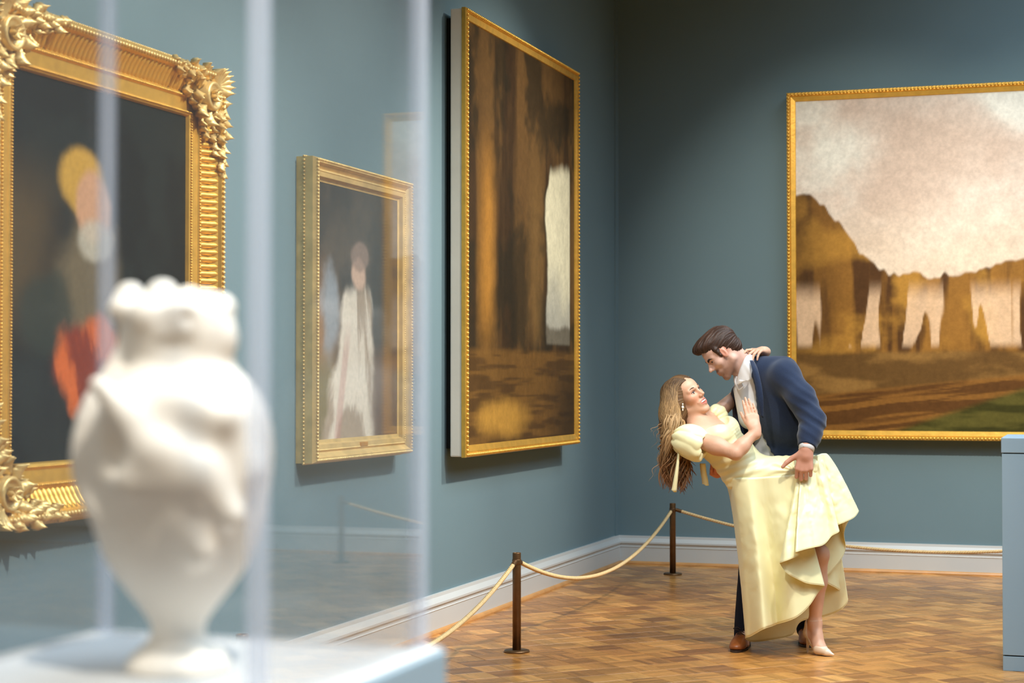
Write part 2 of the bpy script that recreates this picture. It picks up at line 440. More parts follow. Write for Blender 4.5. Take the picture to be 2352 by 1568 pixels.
# ------------------------------------------------------------------ signed-distance modelling
class Field:
    """signed distance field on a rectilinear grid, surface extracted with surface nets"""
    def __init__(s, lo, hi, h, fine=()):
        s.ax = []
        for a in range(3):
            rs = [(max(lo[a], f[0][a]), min(hi[a], f[1][a]), f[2]) for f in fine]
            c = [lo[a]]
            while c[-1] < hi[a]:
                st = h
                for r in rs:
                    if r[0] - 1e-9 <= c[-1] < r[1]: st = min(st, r[2])
                nx = c[-1] + st
                if st == h:
                    for r in rs:
                        if c[-1] < r[0] < nx: nx = max(r[0], c[-1] + r[2])
                c.append(nx)
            s.ax.append(np.array(c, np.float32))
        s.f = np.full([len(q) for q in s.ax], 0.06, np.float32)
    def _sub(s, bb, m):
        sl = []
        for a in range(3):
            i0 = max(0, int(np.searchsorted(s.ax[a], bb[0][a] - m)) - 1); i1 = min(len(s.ax[a]), int(np.searchsorted(s.ax[a], bb[1][a] + m)) + 1)
            if i1 <= i0: return None
            sl.append(slice(i0, i1))
        g = (s.ax[0][sl[0]][:, None, None], s.ax[1][sl[1]][None, :, None], s.ax[2][sl[2]][None, None, :])
        return tuple(sl), g
    def add(s, pr, k=0.01):
        q = s._sub(pr[0], 0.07)
        if q is None: return s
        d = pr[1](*q[1]); a = s.f[q[0]]
        if k > 0:
            hh = np.maximum(k - np.abs(a - d), 0) / k
            s.f[q[0]] = np.minimum(a, d) - hh * hh * k * 0.25
        else: s.f[q[0]] = np.minimum(a, d)
        return s
    def sub(s, pr, k=0.005):
        q = s._sub(pr[0], 0.05)
        if q is None: return s
        d = -pr[1](*q[1]); a = s.f[q[0]]
        hh = np.maximum(k - np.abs(a - d), 0) / k
        s.f[q[0]] = np.maximum(a, d) + hh * hh * k * 0.25
        return s
    def surf(s, smooth=0):
        f = s.f; ins = f < 0
        c = [ins[i:ins.shape[0] - 1 + i, j:ins.shape[1] - 1 + j, k:ins.shape[2] - 1 + k] for i in (0, 1) for j in (0, 1) for k in (0, 1)]
        anyc = c[0].copy(); allc = c[0].copy()
        for q in c[1:]: anyc |= q; allc &= q
        act = anyc & ~allc
        I, J, K = np.nonzero(act)
        n = len(I)
        idx = np.full(act.shape, -1, np.int32); idx[I, J, K] = np.arange(n)
        val = {}; pos = {}
        for i in (0, 1):
            for j in (0, 1):
                for k in (0, 1):
                    val[i, j, k] = f[I + i, J + j, K + k]
                    pos[i, j, k] = np.stack([s.ax[0][I + i], s.ax[1][J + j], s.ax[2][K + k]], 1)
        acc = np.zeros((n, 3)); cnt = np.zeros(n)
        ks = list(val.keys())
        for a in ks:
            for d in range(3):
                if a[d] == 0:
                    b = list(a); b[d] = 1; b = tuple(b)
                    cr = (val[a] < 0) != (val[b] < 0)
                    t = val[a] / (val[a] - val[b] + 1e-20)
                    p = pos[a] + (pos[b] - pos[a]) * t[:, None]
                    acc[cr] += p[cr]; cnt[cr] += 1
        V = acc / np.maximum(cnt, 1)[:, None]
        Q = []
        for d in range(3):
            sl0 = [slice(None)] * 3; sl1 = [slice(None)] * 3
            sl0[d] = slice(0, -1); sl1[d] = slice(1, None)
            A = ins[tuple(sl0)]; B = ins[tuple(sl1)]
            ch = A != B
            o1, o2 = (d + 1) % 3, (d + 2) % 3
            sel = [slice(None)] * 3; sel[o1] = slice(1, -1); sel[o2] = slice(1, -1)
            e = np.stack(np.nonzero(ch[tuple(sel)]), 1); e[:, o1] += 1; e[:, o2] += 1
            fl = A[e[:, 0], e[:, 1], e[:, 2]]
            def cell(a, b):
                q = e.copy(); q[:, o1] -= a; q[:, o2] -= b
                return idx[q[:, 0], q[:, 1], q[:, 2]]
            qd = np.stack([cell(1, 1), cell(0, 1), cell(0, 0), cell(1, 0)], 1)
            qd[~fl] = qd[~fl][:, ::-1]
            Q.append(qd)
        Q = np.vstack(Q); Q = Q[(Q >= 0).all(1)]
        for _ in range(smooth): V = lap(V, Q, 0.5)
        return V, Q

def lap(V, Q, w=0.5):
    A = np.zeros_like(V); N = np.zeros(len(V))
    for a in range(4):
        b = (a + 1) % 4
        np.add.at(A, Q[:, a], V[Q[:, b]]); np.add.at(N, Q[:, a], 1)
        np.add.at(A, Q[:, b], V[Q[:, a]]); np.add.at(N, Q[:, b], 1)
    return V + w * (A / np.maximum(N, 1)[:, None] - V)

def vnormals(V, Q):
    n = np.cross(V[Q[:, 2]] - V[Q[:, 0]], V[Q[:, 3]] - V[Q[:, 1]])
    A = np.zeros_like(V)
    for a in range(4): np.add.at(A, Q[:, a], n)
    return A / (np.linalg.norm(A, axis=1)[:, None] + 1e-12)

def ell(c, r, R=None):
    """ellipsoid; R rows are its local axes"""
    c = np.asarray(c, float); r = np.asarray(r, float) * np.ones(3)
    R = np.eye(3) if R is None else np.asarray(R, float)
    e = np.sqrt(((R * r[:, None]) ** 2).sum(0))
    def fn(x, y, z):
        x = x - np.float32(c[0]); y = y - np.float32(c[1]); z = z - np.float32(c[2])
        k0 = 0; k1 = 0
        for a in range(3):
            q = R[a, 0] * x + R[a, 1] * y + R[a, 2] * z
            k0 = k0 + (q / r[a]) ** 2; k1 = k1 + (q / r[a] ** 2) ** 2
        k0 = np.sqrt(k0); k1 = np.sqrt(k1) + 1e-9
        return k0 * (k0 - 1) / k1
    return ((c - e, c + e), fn)

def cone(a, b, ra, rb):
    """round cone between two points"""
    a = np.asarray(a, float); b = np.asarray(b, float); ab = b - a; L2 = float(ab @ ab) + 1e-12
    mr = max(ra, rb)
    def fn(x, y, z):
        x = x - np.float32(a[0]); y = y - np.float32(a[1]); z = z - np.float32(a[2])
        t = np.clip((x * ab[0] + y * ab[1] + z * ab[2]) / L2, 0, 1)
        return np.sqrt((x - t * ab[0]) ** 2 + (y - t * ab[1]) ** 2 + (z - t * ab[2]) ** 2) - (ra + (rb - ra) * t)
    return ((np.minimum(a, b) - mr, np.maximum(a, b) + mr), fn)

def econe(a, b, ra, rb, side, flat):
    """round cone squashed along the direction side by the factor flat (<1 = thinner)"""
    a = np.asarray(a, float); b = np.asarray(b, float); ab = b - a; L2 = float(ab @ ab) + 1e-12
    n = np.asarray(side, float); n = n - ab * (n @ ab) / L2; n /= np.linalg.norm(n)
    mr = max(ra, rb) * max(1, flat)
    def fn(x, y, z):
        x = x - np.float32(a[0]); y = y - np.float32(a[1]); z = z - np.float32(a[2])
        t = np.clip((x * ab[0] + y * ab[1] + z * ab[2]) / L2, 0, 1)
        x = x - t * ab[0]; y = y - t * ab[1]; z = z - t * ab[2]
        s_ = x * n[0] + y * n[1] + z * n[2]
        k = 1 / flat
        d = np.sqrt(np.maximum(x * x + y * y + z * z + (k * k - 1) * s_ * s_, 0))
        return (d - (ra + (rb - ra) * t)) * min(1, flat)
    return ((np.minimum(a, b) - mr, np.maximum(a, b) + mr), fn)

def chain(F, pts, rad, k=0.01, side=None, flat=1.0):
    for i in range(len(pts) - 1):
        F.add(cone(pts[i], pts[i + 1], rad[i], rad[i + 1]) if side is None else econe(pts[i], pts[i + 1], rad[i], rad[i + 1], side, flat), k)

# ------------------------------------------------------------------ pictures
def canvas_mat(name):
    return pmat(name, (1, 1, 1), 0.5, spec=0.15, attr='Col', bump=(160, 0.06), var=(45, 0.10))
M['canvas'] = canvas_mat('oil_paint')

def rail_parts(parent, w, h, prof, mat, name='frame_rail'):
    """four mitred rails: prof = [(inward, outward-from-wall)]; local x right, z up, -y out of the wall"""
    x0, x1, z0, z1 = -w / 2, w / 2, 0, h
    for side in range(4):
        V = []; k = len(prof)
        for e in (0, 1):
            for t, o_ in prof:
                if side == 0: q = (x0 + t if e == 0 else x1 - t, -o_, z0 + t)
                elif side == 1: q = (x1 - t, -o_, z0 + t if e == 0 else z1 - t)
                elif side == 2: q = (x1 - t if e == 0 else x0 + t, -o_, z1 - t)
                else: q = (x0 + t, -o_, z1 - t if e == 0 else z0 + t)
                V.append(q)
        Fs = [(i, k + i, k + (i + 1) % k, (i + 1) % k) for i in range(k)] + [tuple(range(k)), tuple(range(k, 2 * k))[::-1]]
        link(name, mesh(name, V, Fs), parent, mat)

def along(w, h, t, step):
    """points along the rectangle inset by t"""
    x0, x1, z0, z1 = -w / 2 + t, w / 2 - t, t, h - t
    out = []
    for (a, b, ang) in (((x0, z0), (x1, z0), 0), ((x1, z0), (x1, z1), 1), ((x1, z1), (x0, z1), 2), ((x0, z1), (x0, z0), 3)):
        L = math.hypot(b[0] - a[0], b[1] - a[1]); n = max(2, int(round(L / step)))
        for i in range(n):
            out.append((a[0] + (b[0] - a[0]) * i / n, a[1] + (b[1] - a[1]) * i / n, ang))
    return out

_ico = None
def ico():
    global _ico
    if _ico is None:
        bm = bmesh.new(); bmesh.ops.create_icosphere(bm, subdivisions=1, radius=1.0)
        bm.verts.index_update()
        _ico = (np.array([v.co[:] for v in bm.verts]), np.array([[v.index for v in f.verts] for f in bm.faces])); bm.free()
    return _ico
def beads(parent, w, h, t, out, r, step, mat, stretch=1.0, name='bead_moulding'):
    iv, jf = ico(); Vs = []; Fs = []
    for n, (x, z, ang) in enumerate(along(w, h, t, step)):
        sx, sz = (r * stretch, r) if ang in (0, 2) else (r, r * stretch)
        Vs.append(iv * np.array([sx, r, sz]) + np.array([x, -out, z])); Fs.append(jf + 42 * n if len(iv) == 42 else jf + len(iv) * n)
    o = link(name, fast_mesh(name, np.vstack(Vs), np.vstack(Fs)), parent, mat)
    tag(o, kind='stuff'); return o

def canvas(parent, w, h, z0, out, painter, nx=170, name='canvas'):
    nz = int(nx * h / w)
    s, t = np.meshgrid(np.linspace(0, 1, nx), np.linspace(0, 1, nz))
    col = painter(s, t, w / h)
    V = np.stack([(s - 0.5) * w, np.full_like(s, -out), z0 + t * h], -1).reshape(-1, 3)
    i = np.arange(nz - 1)[:, None] * nx + np.arange(nx - 1)[None, :]
    Q = np.stack([i, i + 1, i + nx + 1, i + nx], -1).reshape(-1, 4)
    # close the sheet with a stretcher behind it
    o = link(name, fast_mesh(name, V, Q, False, col.reshape(-1, 3)), parent, M['canvas'])
    link('stretcher', MB().box(-w / 2, w / 2, -out + 0.004, -0.012, z0, z0 + h).mesh('stretcher'), parent, M['cream'])
    return o

def C3(*c): return np.array(lin(*c))
def mixc(a, b, m): return a + (b - a) * np.clip(m, 0, 1)[..., None]
def sstep(a, b, x):
    t = np.clip((x - a) / (b - a), 0, 1); return t * t * (3 - 2 * t)

# plain stand-ins: loose colour fields in the colours of the pictures
def paint_sky_and_rocks(s, t, asp):
    c = np.broadcast_to(C3(232, 230, 218), s.shape + (3,)).copy()
    cl = fbm(s * 2.6 + 2, t * 3.6, 0.7, 6)
    c = mixc(c, C3(212, 192, 176), sstep(0.44, 0.60, cl) * 0.85)
    c = mixc(c, C3(192, 168, 150), sstep(0.56, 0.68, cl) * 0.6)
    c = mixc(c, C3(232, 212, 184), sstep(0.75, 0.45, t) * 0.6)
    e = 0.46 + 0.27 * sstep(0.34, 0.0, s) + 0.10 * sstep(0.5, 1.0, s) + 0.05 * (fbm(s * 9, 3.3, 0.2, 5) - 0.5) + 0.02 * (vnoise(s * 60, 2.0) - 0.5)
    st = fbm(s * 22, t * 3.0, 8.8, 4); bl = fbm(s * 8, t * 9, 2.2, 5)
    rock = mixc(C3(146, 102, 44) * np.ones(s.shape + (1,)), C3(82, 54, 28), sstep(0.40, 0.62, st))
    rock = mixc(rock, C3(188, 138, 58), sstep(0.50, 0.72, bl) * 0.8)
    rock = mixc(rock, C3(66, 46, 26), sstep(0.30, 0.0, s + 0.1 * bl) * 0.7)
    c = mixc(c, rock, sstep(-0.006, 0.006, e - t))
    gap = sstep(0.57, 0.60, fbm(s * 15 + 7, t * 2.2, 6.1, 3)) * sstep(0.24, 0.27, t) * sstep(0.46, 0.38, t)
    c = mixc(c, C3(226, 192, 156), gap * 0.8)
    g = mixc(C3(140, 104, 54) * np.ones(s.shape + (1,)), C3(100, 72, 36), sstep(0.35, 0.65, fbm(s * 6, t * 22, 3, 5)))
    c = mixc(c, g, sstep(0.01, -0.01, t - 0.235 + 0.02 * (fbm(s * 6, 1, 9) - 0.5)))
    b = mixc(C3(92, 60, 28) * np.ones(s.shape + (1,)), C3(132, 90, 40), sstep(0.45, 0.58, fbm(s * 3, (t - 0.1 * s) * 70, 5, 3)))
    c = mixc(c, b, sstep(0.008, -0.008, t - 0.10 - 0.09 * s))
    w = mixc(C3(58, 56, 22) * np.ones(s.shape + (1,)), C3(88, 82, 36), sstep(0.4, 0.65, fbm(s * 7, t * 45, 7)))
    c = mixc(c, w, sstep(0.012, -0.012, t - 0.3 * (s - 0.33)) * sstep(0.2, 0.17, t))
    return c * (1 + 0.22 * (fbm(s * 60, t * 60, 1, 2) - 0.5))[..., None]

def paint_gorge(s, t, asp):
    st = fbm(s * 11, t * 1.8, 2.7, 5); bl = fbm(s * 7, t * 7, 6.6, 5)
    c = mixc(C3(58, 42, 26) * np.ones(s.shape + (1,)), C3(98, 72, 40), sstep(0.38, 0.62, st))
    c = mixc(c, C3(38, 34, 24), sstep(0.46, 0.62, bl) * 0.75)
    wx = s + 0.05 * (bl - 0.5)
    c = mixc(c, C3(172, 120, 50), sstep(0.11, 0.0, np.abs(wx - 0.16)) * sstep(0.14, 0.4, t) * sstep(0.82, 0.55, t) * (0.4 + 0.8 * st))
    c = mixc(c, C3(120, 92, 52), sstep(0.12, 0.0, np.abs(wx - 0.60)) * sstep(0.2, 0.3, t) * sstep(0.9, 0.5, t) * 0.6)
    ed = 0.70 + 0.05 * sstep(0.55, 0.8, t) + 0.05 * (fbm(2.0, t * 8, 3.1, 5) - 0.5)
    tp = 0.74 + 0.06 * (fbm(s * 9, 4.0, 1.1, 4) - 0.5) - 1.2 * (s - 0.86) ** 2
    op = sstep(-0.012, 0.012, wx - ed) * sstep(0.02, -0.02, t - tp) * sstep(0.245, 0.255, t) * sstep(0.955, 0.945, s)
    sky = mixc(C3(212, 206, 176) * np.ones(s.shape + (1,)), C3(166, 164, 150), sstep(0.50, 0.30, t + 0.16 * (fbm(s * 9, t * 7, 4) - 0.5)))
    sky = mixc(sky, C3(104, 98, 84), sstep(0.32, 0.30, t + 0.03 * fbm(s * 24, 2.0, 4)))
    c = mixc(c, sky, op)
    stp = mixc(C3(112, 80, 38) * np.ones(s.shape + (1,)), C3(82, 58, 30), sstep(0.45, 0.58, fbm(s * 4, t * 70, 5.5, 3)))
    c = mixc(c, stp, sstep(0.25, 0.23, t + 0.02 * bl) * 0.85)
    c = mixc(c, C3(184, 138, 60), sstep(1.15, 0.4, np.hypot((s - 0.30) / 0.28, (t - 0.06) / 0.06) + 0.8 * (fbm(s * 8, t * 8, 8, 5) - 0.5)) * 0.9)
    c = mixc(c, C3(44, 34, 24), sstep(0.6, 0.95, s) * sstep(0.26, 0.1, t) * 0.8)
    return c * (1 + 0.25 * (fbm(s * 50, t * 50, 1, 2) - 0.5))[..., None]

def paint_white_gown(s, t, asp):
    n = fbm(s * 9, t * 9, 5, 5) - 0.5
    c = mixc(C3(84, 74, 62) * np.ones(s.shape + (1,)), C3(58, 54, 48), sstep(0.4, 0.6, fbm(s * 4, t * 4, 1.2, 5)))
    c = mixc(c, C3(150, 114, 76), sstep(0.40, 0.08, s + 0.25 * n) * sstep(0.80, 0.45, t + 0.2 * n))
    c = mixc(c, C3(150, 166, 178), sstep(0.14, 0.05, np.hypot(s - 0.16, (t - 0.50) * 0.55) + 0.12 * n) * 0.7)
    c = mixc(c, C3(126, 112, 72), sstep(0.4, 0.2, t + 0.1 * n) * sstep(0.4, 0.1, s))
    hw = 0.34 - 0.36 * t + 0.05 * sstep(0.42, 0.55, t)
    body = np.abs(s - (0.40 + 0.17 * t)) / np.maximum(hw, 0.05)
    gown = sstep(1.15, 0.85, body + 0.5 * n) * sstep(0.64, 0.56, t + 0.1 * n)
    fold = fbm((s - 0.5) / (0.9 - t) * 6, t * 3, 2, 5)
    g = mixc(C3(222, 212, 194) * np.ones(s.shape + (1,)), C3(168, 150, 128), sstep(0.46, 0.62, fold))
    g = mixc(g, C3(190, 140, 128), sstep(0.05, 0.02, np.abs(s - 0.24 - 0.3 * t)) * sstep(0.5, 0.3, t) * 0.5)
    c = mixc(c, g, gown)
    sk = sstep(1.3, 0.75, np.hypot((s - 0.5) / 0.085, (t - 0.66) / 0.06) + 0.6 * n)
    c = mixc(c, C3(208, 176, 152), sk)
    c = mixc(c, C3(150, 128, 114), sstep(1.2, 0.8, np.hypot((s - 0.52) / 0.11, (t - 0.73) / 0.06) + 0.5 * n) * 0.8)
    return mixc(c, C3(104, 78, 58), sstep(0.60, 0.72, s + 0.1 * n) * sstep(0.40, 0.30, t) * 0.85)

def paint_dark_figure(s, t, asp):
    n = fbm(s * 8, t * 8, 6, 5) - 0.5
    c = mixc(C3(22, 30, 28) * np.ones(s.shape + (1,)), C3(13, 19, 18), sstep(0.4, 0.6, fbm(s * 5, t * 5, 1.9, 5)))
    c = mixc(c, C3(80, 64, 38), sstep(0.40, 0.05, s + 0.2 * n) * sstep(0.86, 0.60, t) * sstep(0.25, 0.5, t))
    coat = sstep(1.25, 0.6, np.hypot((s - 0.42) / 0.19, (t - 0.40) / 0.26) + 0.7 * n)
    c = mixc(c, C3(116, 102, 76), coat * 0.85)
    c = mixc(c, C3(40, 50, 42), sstep(1.2, 0.7, np.hypot((s - 0.2) / 0.16, (t - 0.38) / 0.12) + 0.8 * n) * 0.8)
    red = sstep(1.2, 0.75, np.hypot((s - 0.40) / 0.19, (t - 0.26) / 0.13) + 0.9 * n)
    c = mixc(c, mixc(C3(208, 100, 40) * np.ones(s.shape + (1,)), C3(130, 46, 22), sstep(0.42, 0.6, fbm((s + 0.3 * t) * 18, t * 5, 4, 4))), red)
    c = mixc(c, C3(190, 148, 60), sstep(1.25, 0.8, np.hypot((s - 0.38) / 0.12, (t - 0.745) / 0.085) + 0.6 * n))
    c = mixc(c, C3(196, 150, 116), sstep(1.25, 0.8, np.hypot((s - 0.44) / 0.09, (t - 0.68) / 0.09) + 0.5 * n))
    return mixc(c, C3(186, 180, 162), sstep(1.3, 0.7, np.hypot((s - 0.45) / 0.09, (t - 0.585) / 0.055) + 0.7 * n) * 0.8)

ROT_LEFT = math.pi / 2
# broad gilt frame with beaded edge, on the back wall
def landscape(name, x, label, painter, w=2.33, h=2.625, z=0.99, loc=None, rz=0.0, boxed=False):
    o = empty(name, loc if loc else (x, BY, z), rz)
    tag(o, label, 'painting')
    b = 0.045 if boxed else 0.0
    d = 0.045 if boxed else 0.0
    if boxed:
        link('build_up_box', MB().box(-w / 2 + 0.004, w / 2 - 0.004, -0.116, -0.04, 0.004, h - 0.004, 0.008).mesh('build_up_box'), o, M['cream'])
        link('gap_shade_block', MB().box(-w / 2 + 0.05, w / 2 - 0.05, -0.045, 0.0, 0.05, h - 0.05).mesh('gap_shade_block'), o, M['black'])  # black block behind the box, in place of the gap's shade
        c0 = 0.112
    else:
        c0 = 0.0
    D = 0.0 if boxed else 0.085
    pr = [(0, c0), (0, c0 + 0.022 + D), (0.004, c0 + 0.030 + D), (0.026, c0 + 0.030 + D), (0.030, c0 + 0.022 + D), (0.033, c0 + 0.026 + D), (0.066, c0 + 0.020 + D), (0.070, c0 + 0.010 + D), (0.070, c0)]
    rail_parts(o, w, h, pr, M['gold'])
    beads(o, w, h, 0.015, c0 + 0.031 + D, 0.0115, 0.0262, M['gold'])
    canvas(o, w - 0.13, h - 0.13, 0.065, c0 + 0.012 + D, painter, 220)
    return o
landscape('framed_landscape', -2.29 + 2.33 / 2, 'large landscape of cloudy sky and ochre rocks in beaded gilt frame', paint_sky_and_rocks)
landscape('framed_landscape', 3.0, 'gilt-framed landscape at the far end of the back wall, seen only in the case glass', paint_sky_and_rocks)
landscape('framed_landscape', 0, 'tall dark brown landscape with pale opening, cream-sided gilt frame', paint_gorge, w=2.33, h=2.615, loc=(LX, 9.685 + 1.165, 0.99), rz=ROT_LEFT, boxed=True)

# lady in white: stepped gilt frame with ribbed edge
def portrait():
    w, h = 1.235, 1.46
    o = empty('framed_portrait', (LX, 7.70 + w / 2, 1.045), ROT_LEFT)
    tag(o, 'portrait of figure in white gown, ribbed gilt frame with nameplate', 'painting')
    pr = [(0.0, 0.0), (0.0, 0.085), (0.010, 0.108), (0.026, 0.108), (0.034, 0.095), (0.05, 0.080), (0.062, 0.086), (0.086, 0.082), (0.092, 0.064), (0.108, 0.060), (0.108, 0.0)]
    rail_parts(o, w, h, pr, M['gold_pale'])
    beads(o, w, h, 0.014, 0.107, 0.009, 0.0165, M['gold_pale'], 0.75, 'ribbed_edge')
    beads(o, w, h, -0.001, 0.04, 0.008, 0.018, M['gold_pale'], 0.8, 'ribbed_side')
    beads(o, w, h, 0.060, 0.085, 0.0055, 0.012, M['gold_pale'], 0.8, 'pearl_line')
    canvas(o, w - 0.2, h - 0.2, 0.1, 0.058, paint_white_gown, 150)
    link('nameplate', MB().box(-0.045, 0.045, -0.091, -0.082, 0.062, 0.083, 0.003).mesh('nameplate'), o, M['gold_flat'])
portrait()

# carved leaf used for the corner cartouches
def leaf(L, W, curl, lobes=3, nx=9, ny=5):
    V = []; Fs = []
    for i in range(nx):
        t = i / (nx - 1)
        wd = W * (math.sin(math.pi * min(1, t * 0.92 + 0.06)) ** 0.7) * (1 + 0.22 * math.sin(t * lobes * 2 * math.pi))
        for j in range(ny):
            s_ = j / (ny - 1) * 2 - 1
            V.append((t * L - curl * t * t * L * 0.3, s_ * wd * 0.5, 0.18 * W * (1 - s_ * s_) + curl * L * (t ** 2) * 0.55 - 0.10 * W * abs(s_) + 0.05 * W * math.cos(s_ * 9)))
    for i in range(nx - 1):
        for j in range(ny - 1):
            a = i * ny + j
            Fs.append((a, a + ny, a + ny + 1, a + 1))
    n = len(V)
    V2 = [(x, y, -0.012) for x, y, z in V]
    Fs2 = [tuple(q + n for q in f[::-1]) for f in Fs]
    rim = [i * ny for i in range(nx)] + [(nx - 1) * ny + j for j in range(1, ny)] + [i * ny + ny - 1 for i in range(nx - 2, -1, -1)] + [j for j in range(ny - 2, 0, -1)]
    for a in range(len(rim)):
        p, q = rim[a], rim[(a + 1) % len(rim)]
        Fs2.append((p, p + n, q + n, q))
    return np.array(V + V2), Fs + Fs2

def ornament(mb, items):
    """items: (x, z, angle, length, width, curl, out) in corner coordinates (x inward along one rail, z along the other)"""
    for (x, z, ang, L, W, cu, o_) in items:
        V, Fs = leaf(L, W, cu)
        c, s_ = math.cos(ang), math.sin(ang)
        Q = np.stack([x + V[:, 0] * c - V[:, 1] * s_, -(o_ + V[:, 2]), z + V[:, 0] * s_ + V[:, 1] * c], 1)
        mb.add(Q, Fs)

def grand_frame():
    y0, y1, z0, z1 = 5.09, 6.78, 0.93, 2.755
    w, h = y1 - y0, z1 - z0
    o = empty('framed_portrait', (LX, (y0 + y1) / 2, z0), ROT_LEFT)
    tag(o, 'dark portrait with orange drapery in ornate carved gilt frame with leafy corners', 'painting')
    pr = [(0.0, 0.0), (0.0, 0.06), (0.012, 0.095), (0.030, 0.118), (0.046, 0.112), (0.052, 0.098), (0.085, 0.066), (0.125, 0.052), (0.135, 0.060), (0.146, 0.060), (0.150, 0.054), (0.195, 0.050), (0.205, 0.056), (0.216, 0.050), (0.222, 0.034), (0.222, 0.0)]
    rail_parts(o, w, h, pr, M['gold'])
    beads(o, w, h, 0.141, 0.061, 0.0062, 0.0125, M['gold'], name='inner_pearl_line')
    beads(o, w, h, 0.206, 0.056, 0.0055, 0.0115, M['gold'], name='sight_pearl_line')
    beads(o, w, h, 0.036, 0.116, 0.010, 0.021, M['gold_pale'], 0.8, 'leaf_edge')
    beads(o, w, h, 0.008, 0.085, 0.006, 0.013, M['gold_pale'], 0.8, 'outer_pearl_line')
    # gadroons: one lobed flute after another in the hollow of the moulding
    nx, ny = 9, 7
    gv = []; gf = []
    for i in range(nx):
        t = i / (nx - 1)
        for j in range(ny):
            s_ = j / (ny - 1) * 2 - 1
            wd = 0.0125 * (1 - abs(2 * t - 1) ** 6 * 0.75)
            base = 0.098 + (0.053 - 0.098) * (1 - (1 - t) ** 2)
            gv.append((s_ * wd, -(base + 0.013 * math.sqrt(max(0, 1 - s_ * s_)) * (1 - abs(2 * t - 1) ** 4)), 0.052 + t * 0.078))
    for i in range(nx - 1):
        for j in range(ny - 1):
            a = i * ny + j; gf.append((a, a + 1, a + ny + 1, a + ny))
    gm = mesh('gadroon', gv, gf, True); gm.materials.append(M['gold'])
    for side in range(4):
        L = w if side in (0, 2) else h
        n = int((L - 0.5) / 0.0295)
        for i in range(n):
            a = -L / 2 + 0.25 + (i + 0.5) * (L - 0.5) / n
            g = link('gadroon', gm, o)
            if side == 0: g.location = (a, 0, 0)
            elif side == 2: g.location = (a, 0, h); g.rotation_euler = (0, math.pi, 0)
            elif side == 1: g.location = (w / 2, 0, h / 2 + a); g.rotation_euler = (0, -math.pi / 2, 0)
            else: g.location = (-w / 2, 0, h / 2 + a); g.rotation_euler = (0, math.pi / 2, 0)
    # corner cartouche (built for the lower-left corner, mirrored to the rest)
    rr = random.Random(3)
    mb = MB()
    it = []
    for k in range(7):                                   # shell fan on the mitre
        a = math.radians(225 - 60 + k * 20); it.append((0.080, 0.080, a, 0.098, 0.058, 0.75, 0.105))
    for k in range(9):                                   # ring of leaves round the cabochon
        a = 2 * math.pi * k / 9; it.append((0.125 + 0.07 * math.cos(a), 0.125 + 0.07 * math.sin(a), a + 0.5, 0.075, 0.055, 0.7, 0.10))
    for k in range(7):                                   # inner rosette
        a = 2 * math.pi * k / 7 + 0.3; it.append((0.125, 0.125, a, 0.038, 0.022, 0.9, 0.128))
    for sgn in (0, 1):                                   # trailing acanthus along both rails
        for k in range(11):
            t = k / 10
            d = 0.15 + t * 0.27
            for off, sz in ((0.036, 1.0), (0.068, 0.8)):
                if t > 0.7 and off > 0.05: continue
                a = math.radians(rr.uniform(-35, 35)) + (0.4 if k % 2 else -0.4)
                q = (d, off + rr.uniform(-0.008, 0.008), a, 0.072 * sz * (1 - 0.3 * t), 0.042 * sz, rr.uniform(0.4, 0.9), 0.112 - 0.02 * (off > 0.05))
                if sgn: q = (q[1], q[0], math.pi / 2 - q[2], *q[3:])
                it.append(q)
        for k in range(6):
            d = 0.10 + k * 0.03
            q = (d + 0.02, 0.19 - k * 0.018, math.radians(35 + rr.uniform(-25, 25)), 0.06, 0.04, 0.7, 0.075)
            if sgn: q = (q[1], q[0], math.pi / 2 - q[2], *q[3:])
            it.append(q)
    ornament(mb, it)
    mb.lathe([(0.062, 0.03), (0.062, -0.118), (0.054, -0.128), (0.046, -0.118), (0.036, -0.112), (0.0005, -0.110)], (0.125, 0, 0.125), 20, 'y', False)
    mb.add([(0.0, -0.02, 0.0), (0.25, -0.02, 0.0), (0.25, -0.02, 0.1), (0.1, -0.02, 0.25), (0.0, -0.02, 0.25), (0.03, -0.105, 0.03), (0.21, -0.09, 0.03), (0.2, -0.075, 0.1), (0.1, -0.075, 0.2), (0.03, -0.09, 0.21)],
           [(0, 1, 6, 5), (1, 2, 7, 6), (2, 3, 8, 7), (3, 4, 9, 8), (4, 0, 5, 9), (5, 6, 7, 8, 9)])
    for sx, sz in ((1, 1), (-1, 1), (1, -1), (-1, -1)):
        V = [(-w / 2 + x if sx > 0 else w / 2 - x, y, z if sz > 0 else h - z) for x, y, z in mb.v]
        Fs = mb.f if sx * sz > 0 else [f[::-1] for f in mb.f]
        link('corner_ornament', mesh('corner_ornament', V, Fs, True), o, M['gold_pale'])
    canvas(o, w - 0.42, h - 0.42, 0.21, 0.036, paint_dark_figure, 150)
grand_frame()

# wall labels: clear plates with print lines
def wall_label(y, z, hh, ww, lines, label):
    o = empty('wall_label', (LX, y, z), ROT_LEFT); tag(o, label, 'label')
    link('plate', MB().box(-ww / 2, ww / 2, -0.004, 0, 0, hh, 0.001).mesh('plate'), o, M['wall'])
    rr = random.Random(int(y * 10))
    mb = MB()
    for i in range(lines):
        zz = hh - 0.012 - i * (hh - 0.02) / lines
        mb.box(-ww / 2 + 0.012, ww / 2 - 0.012 - rr.uniform(0, 0.05), -0.0055, -0.004, zz - 0.0035, zz)
    tag(link('print_lines', mb.mesh('print_lines'), o, M['text']), kind='stuff')
wall_label(9.17, 1.22, 0.235, 0.13, 11, 'wall label right of the white-gown portrait, many print lines')
wall_label(6.98, 1.40, 0.11, 0.12, 4, 'wall label with white print beside the ornate carved frame')

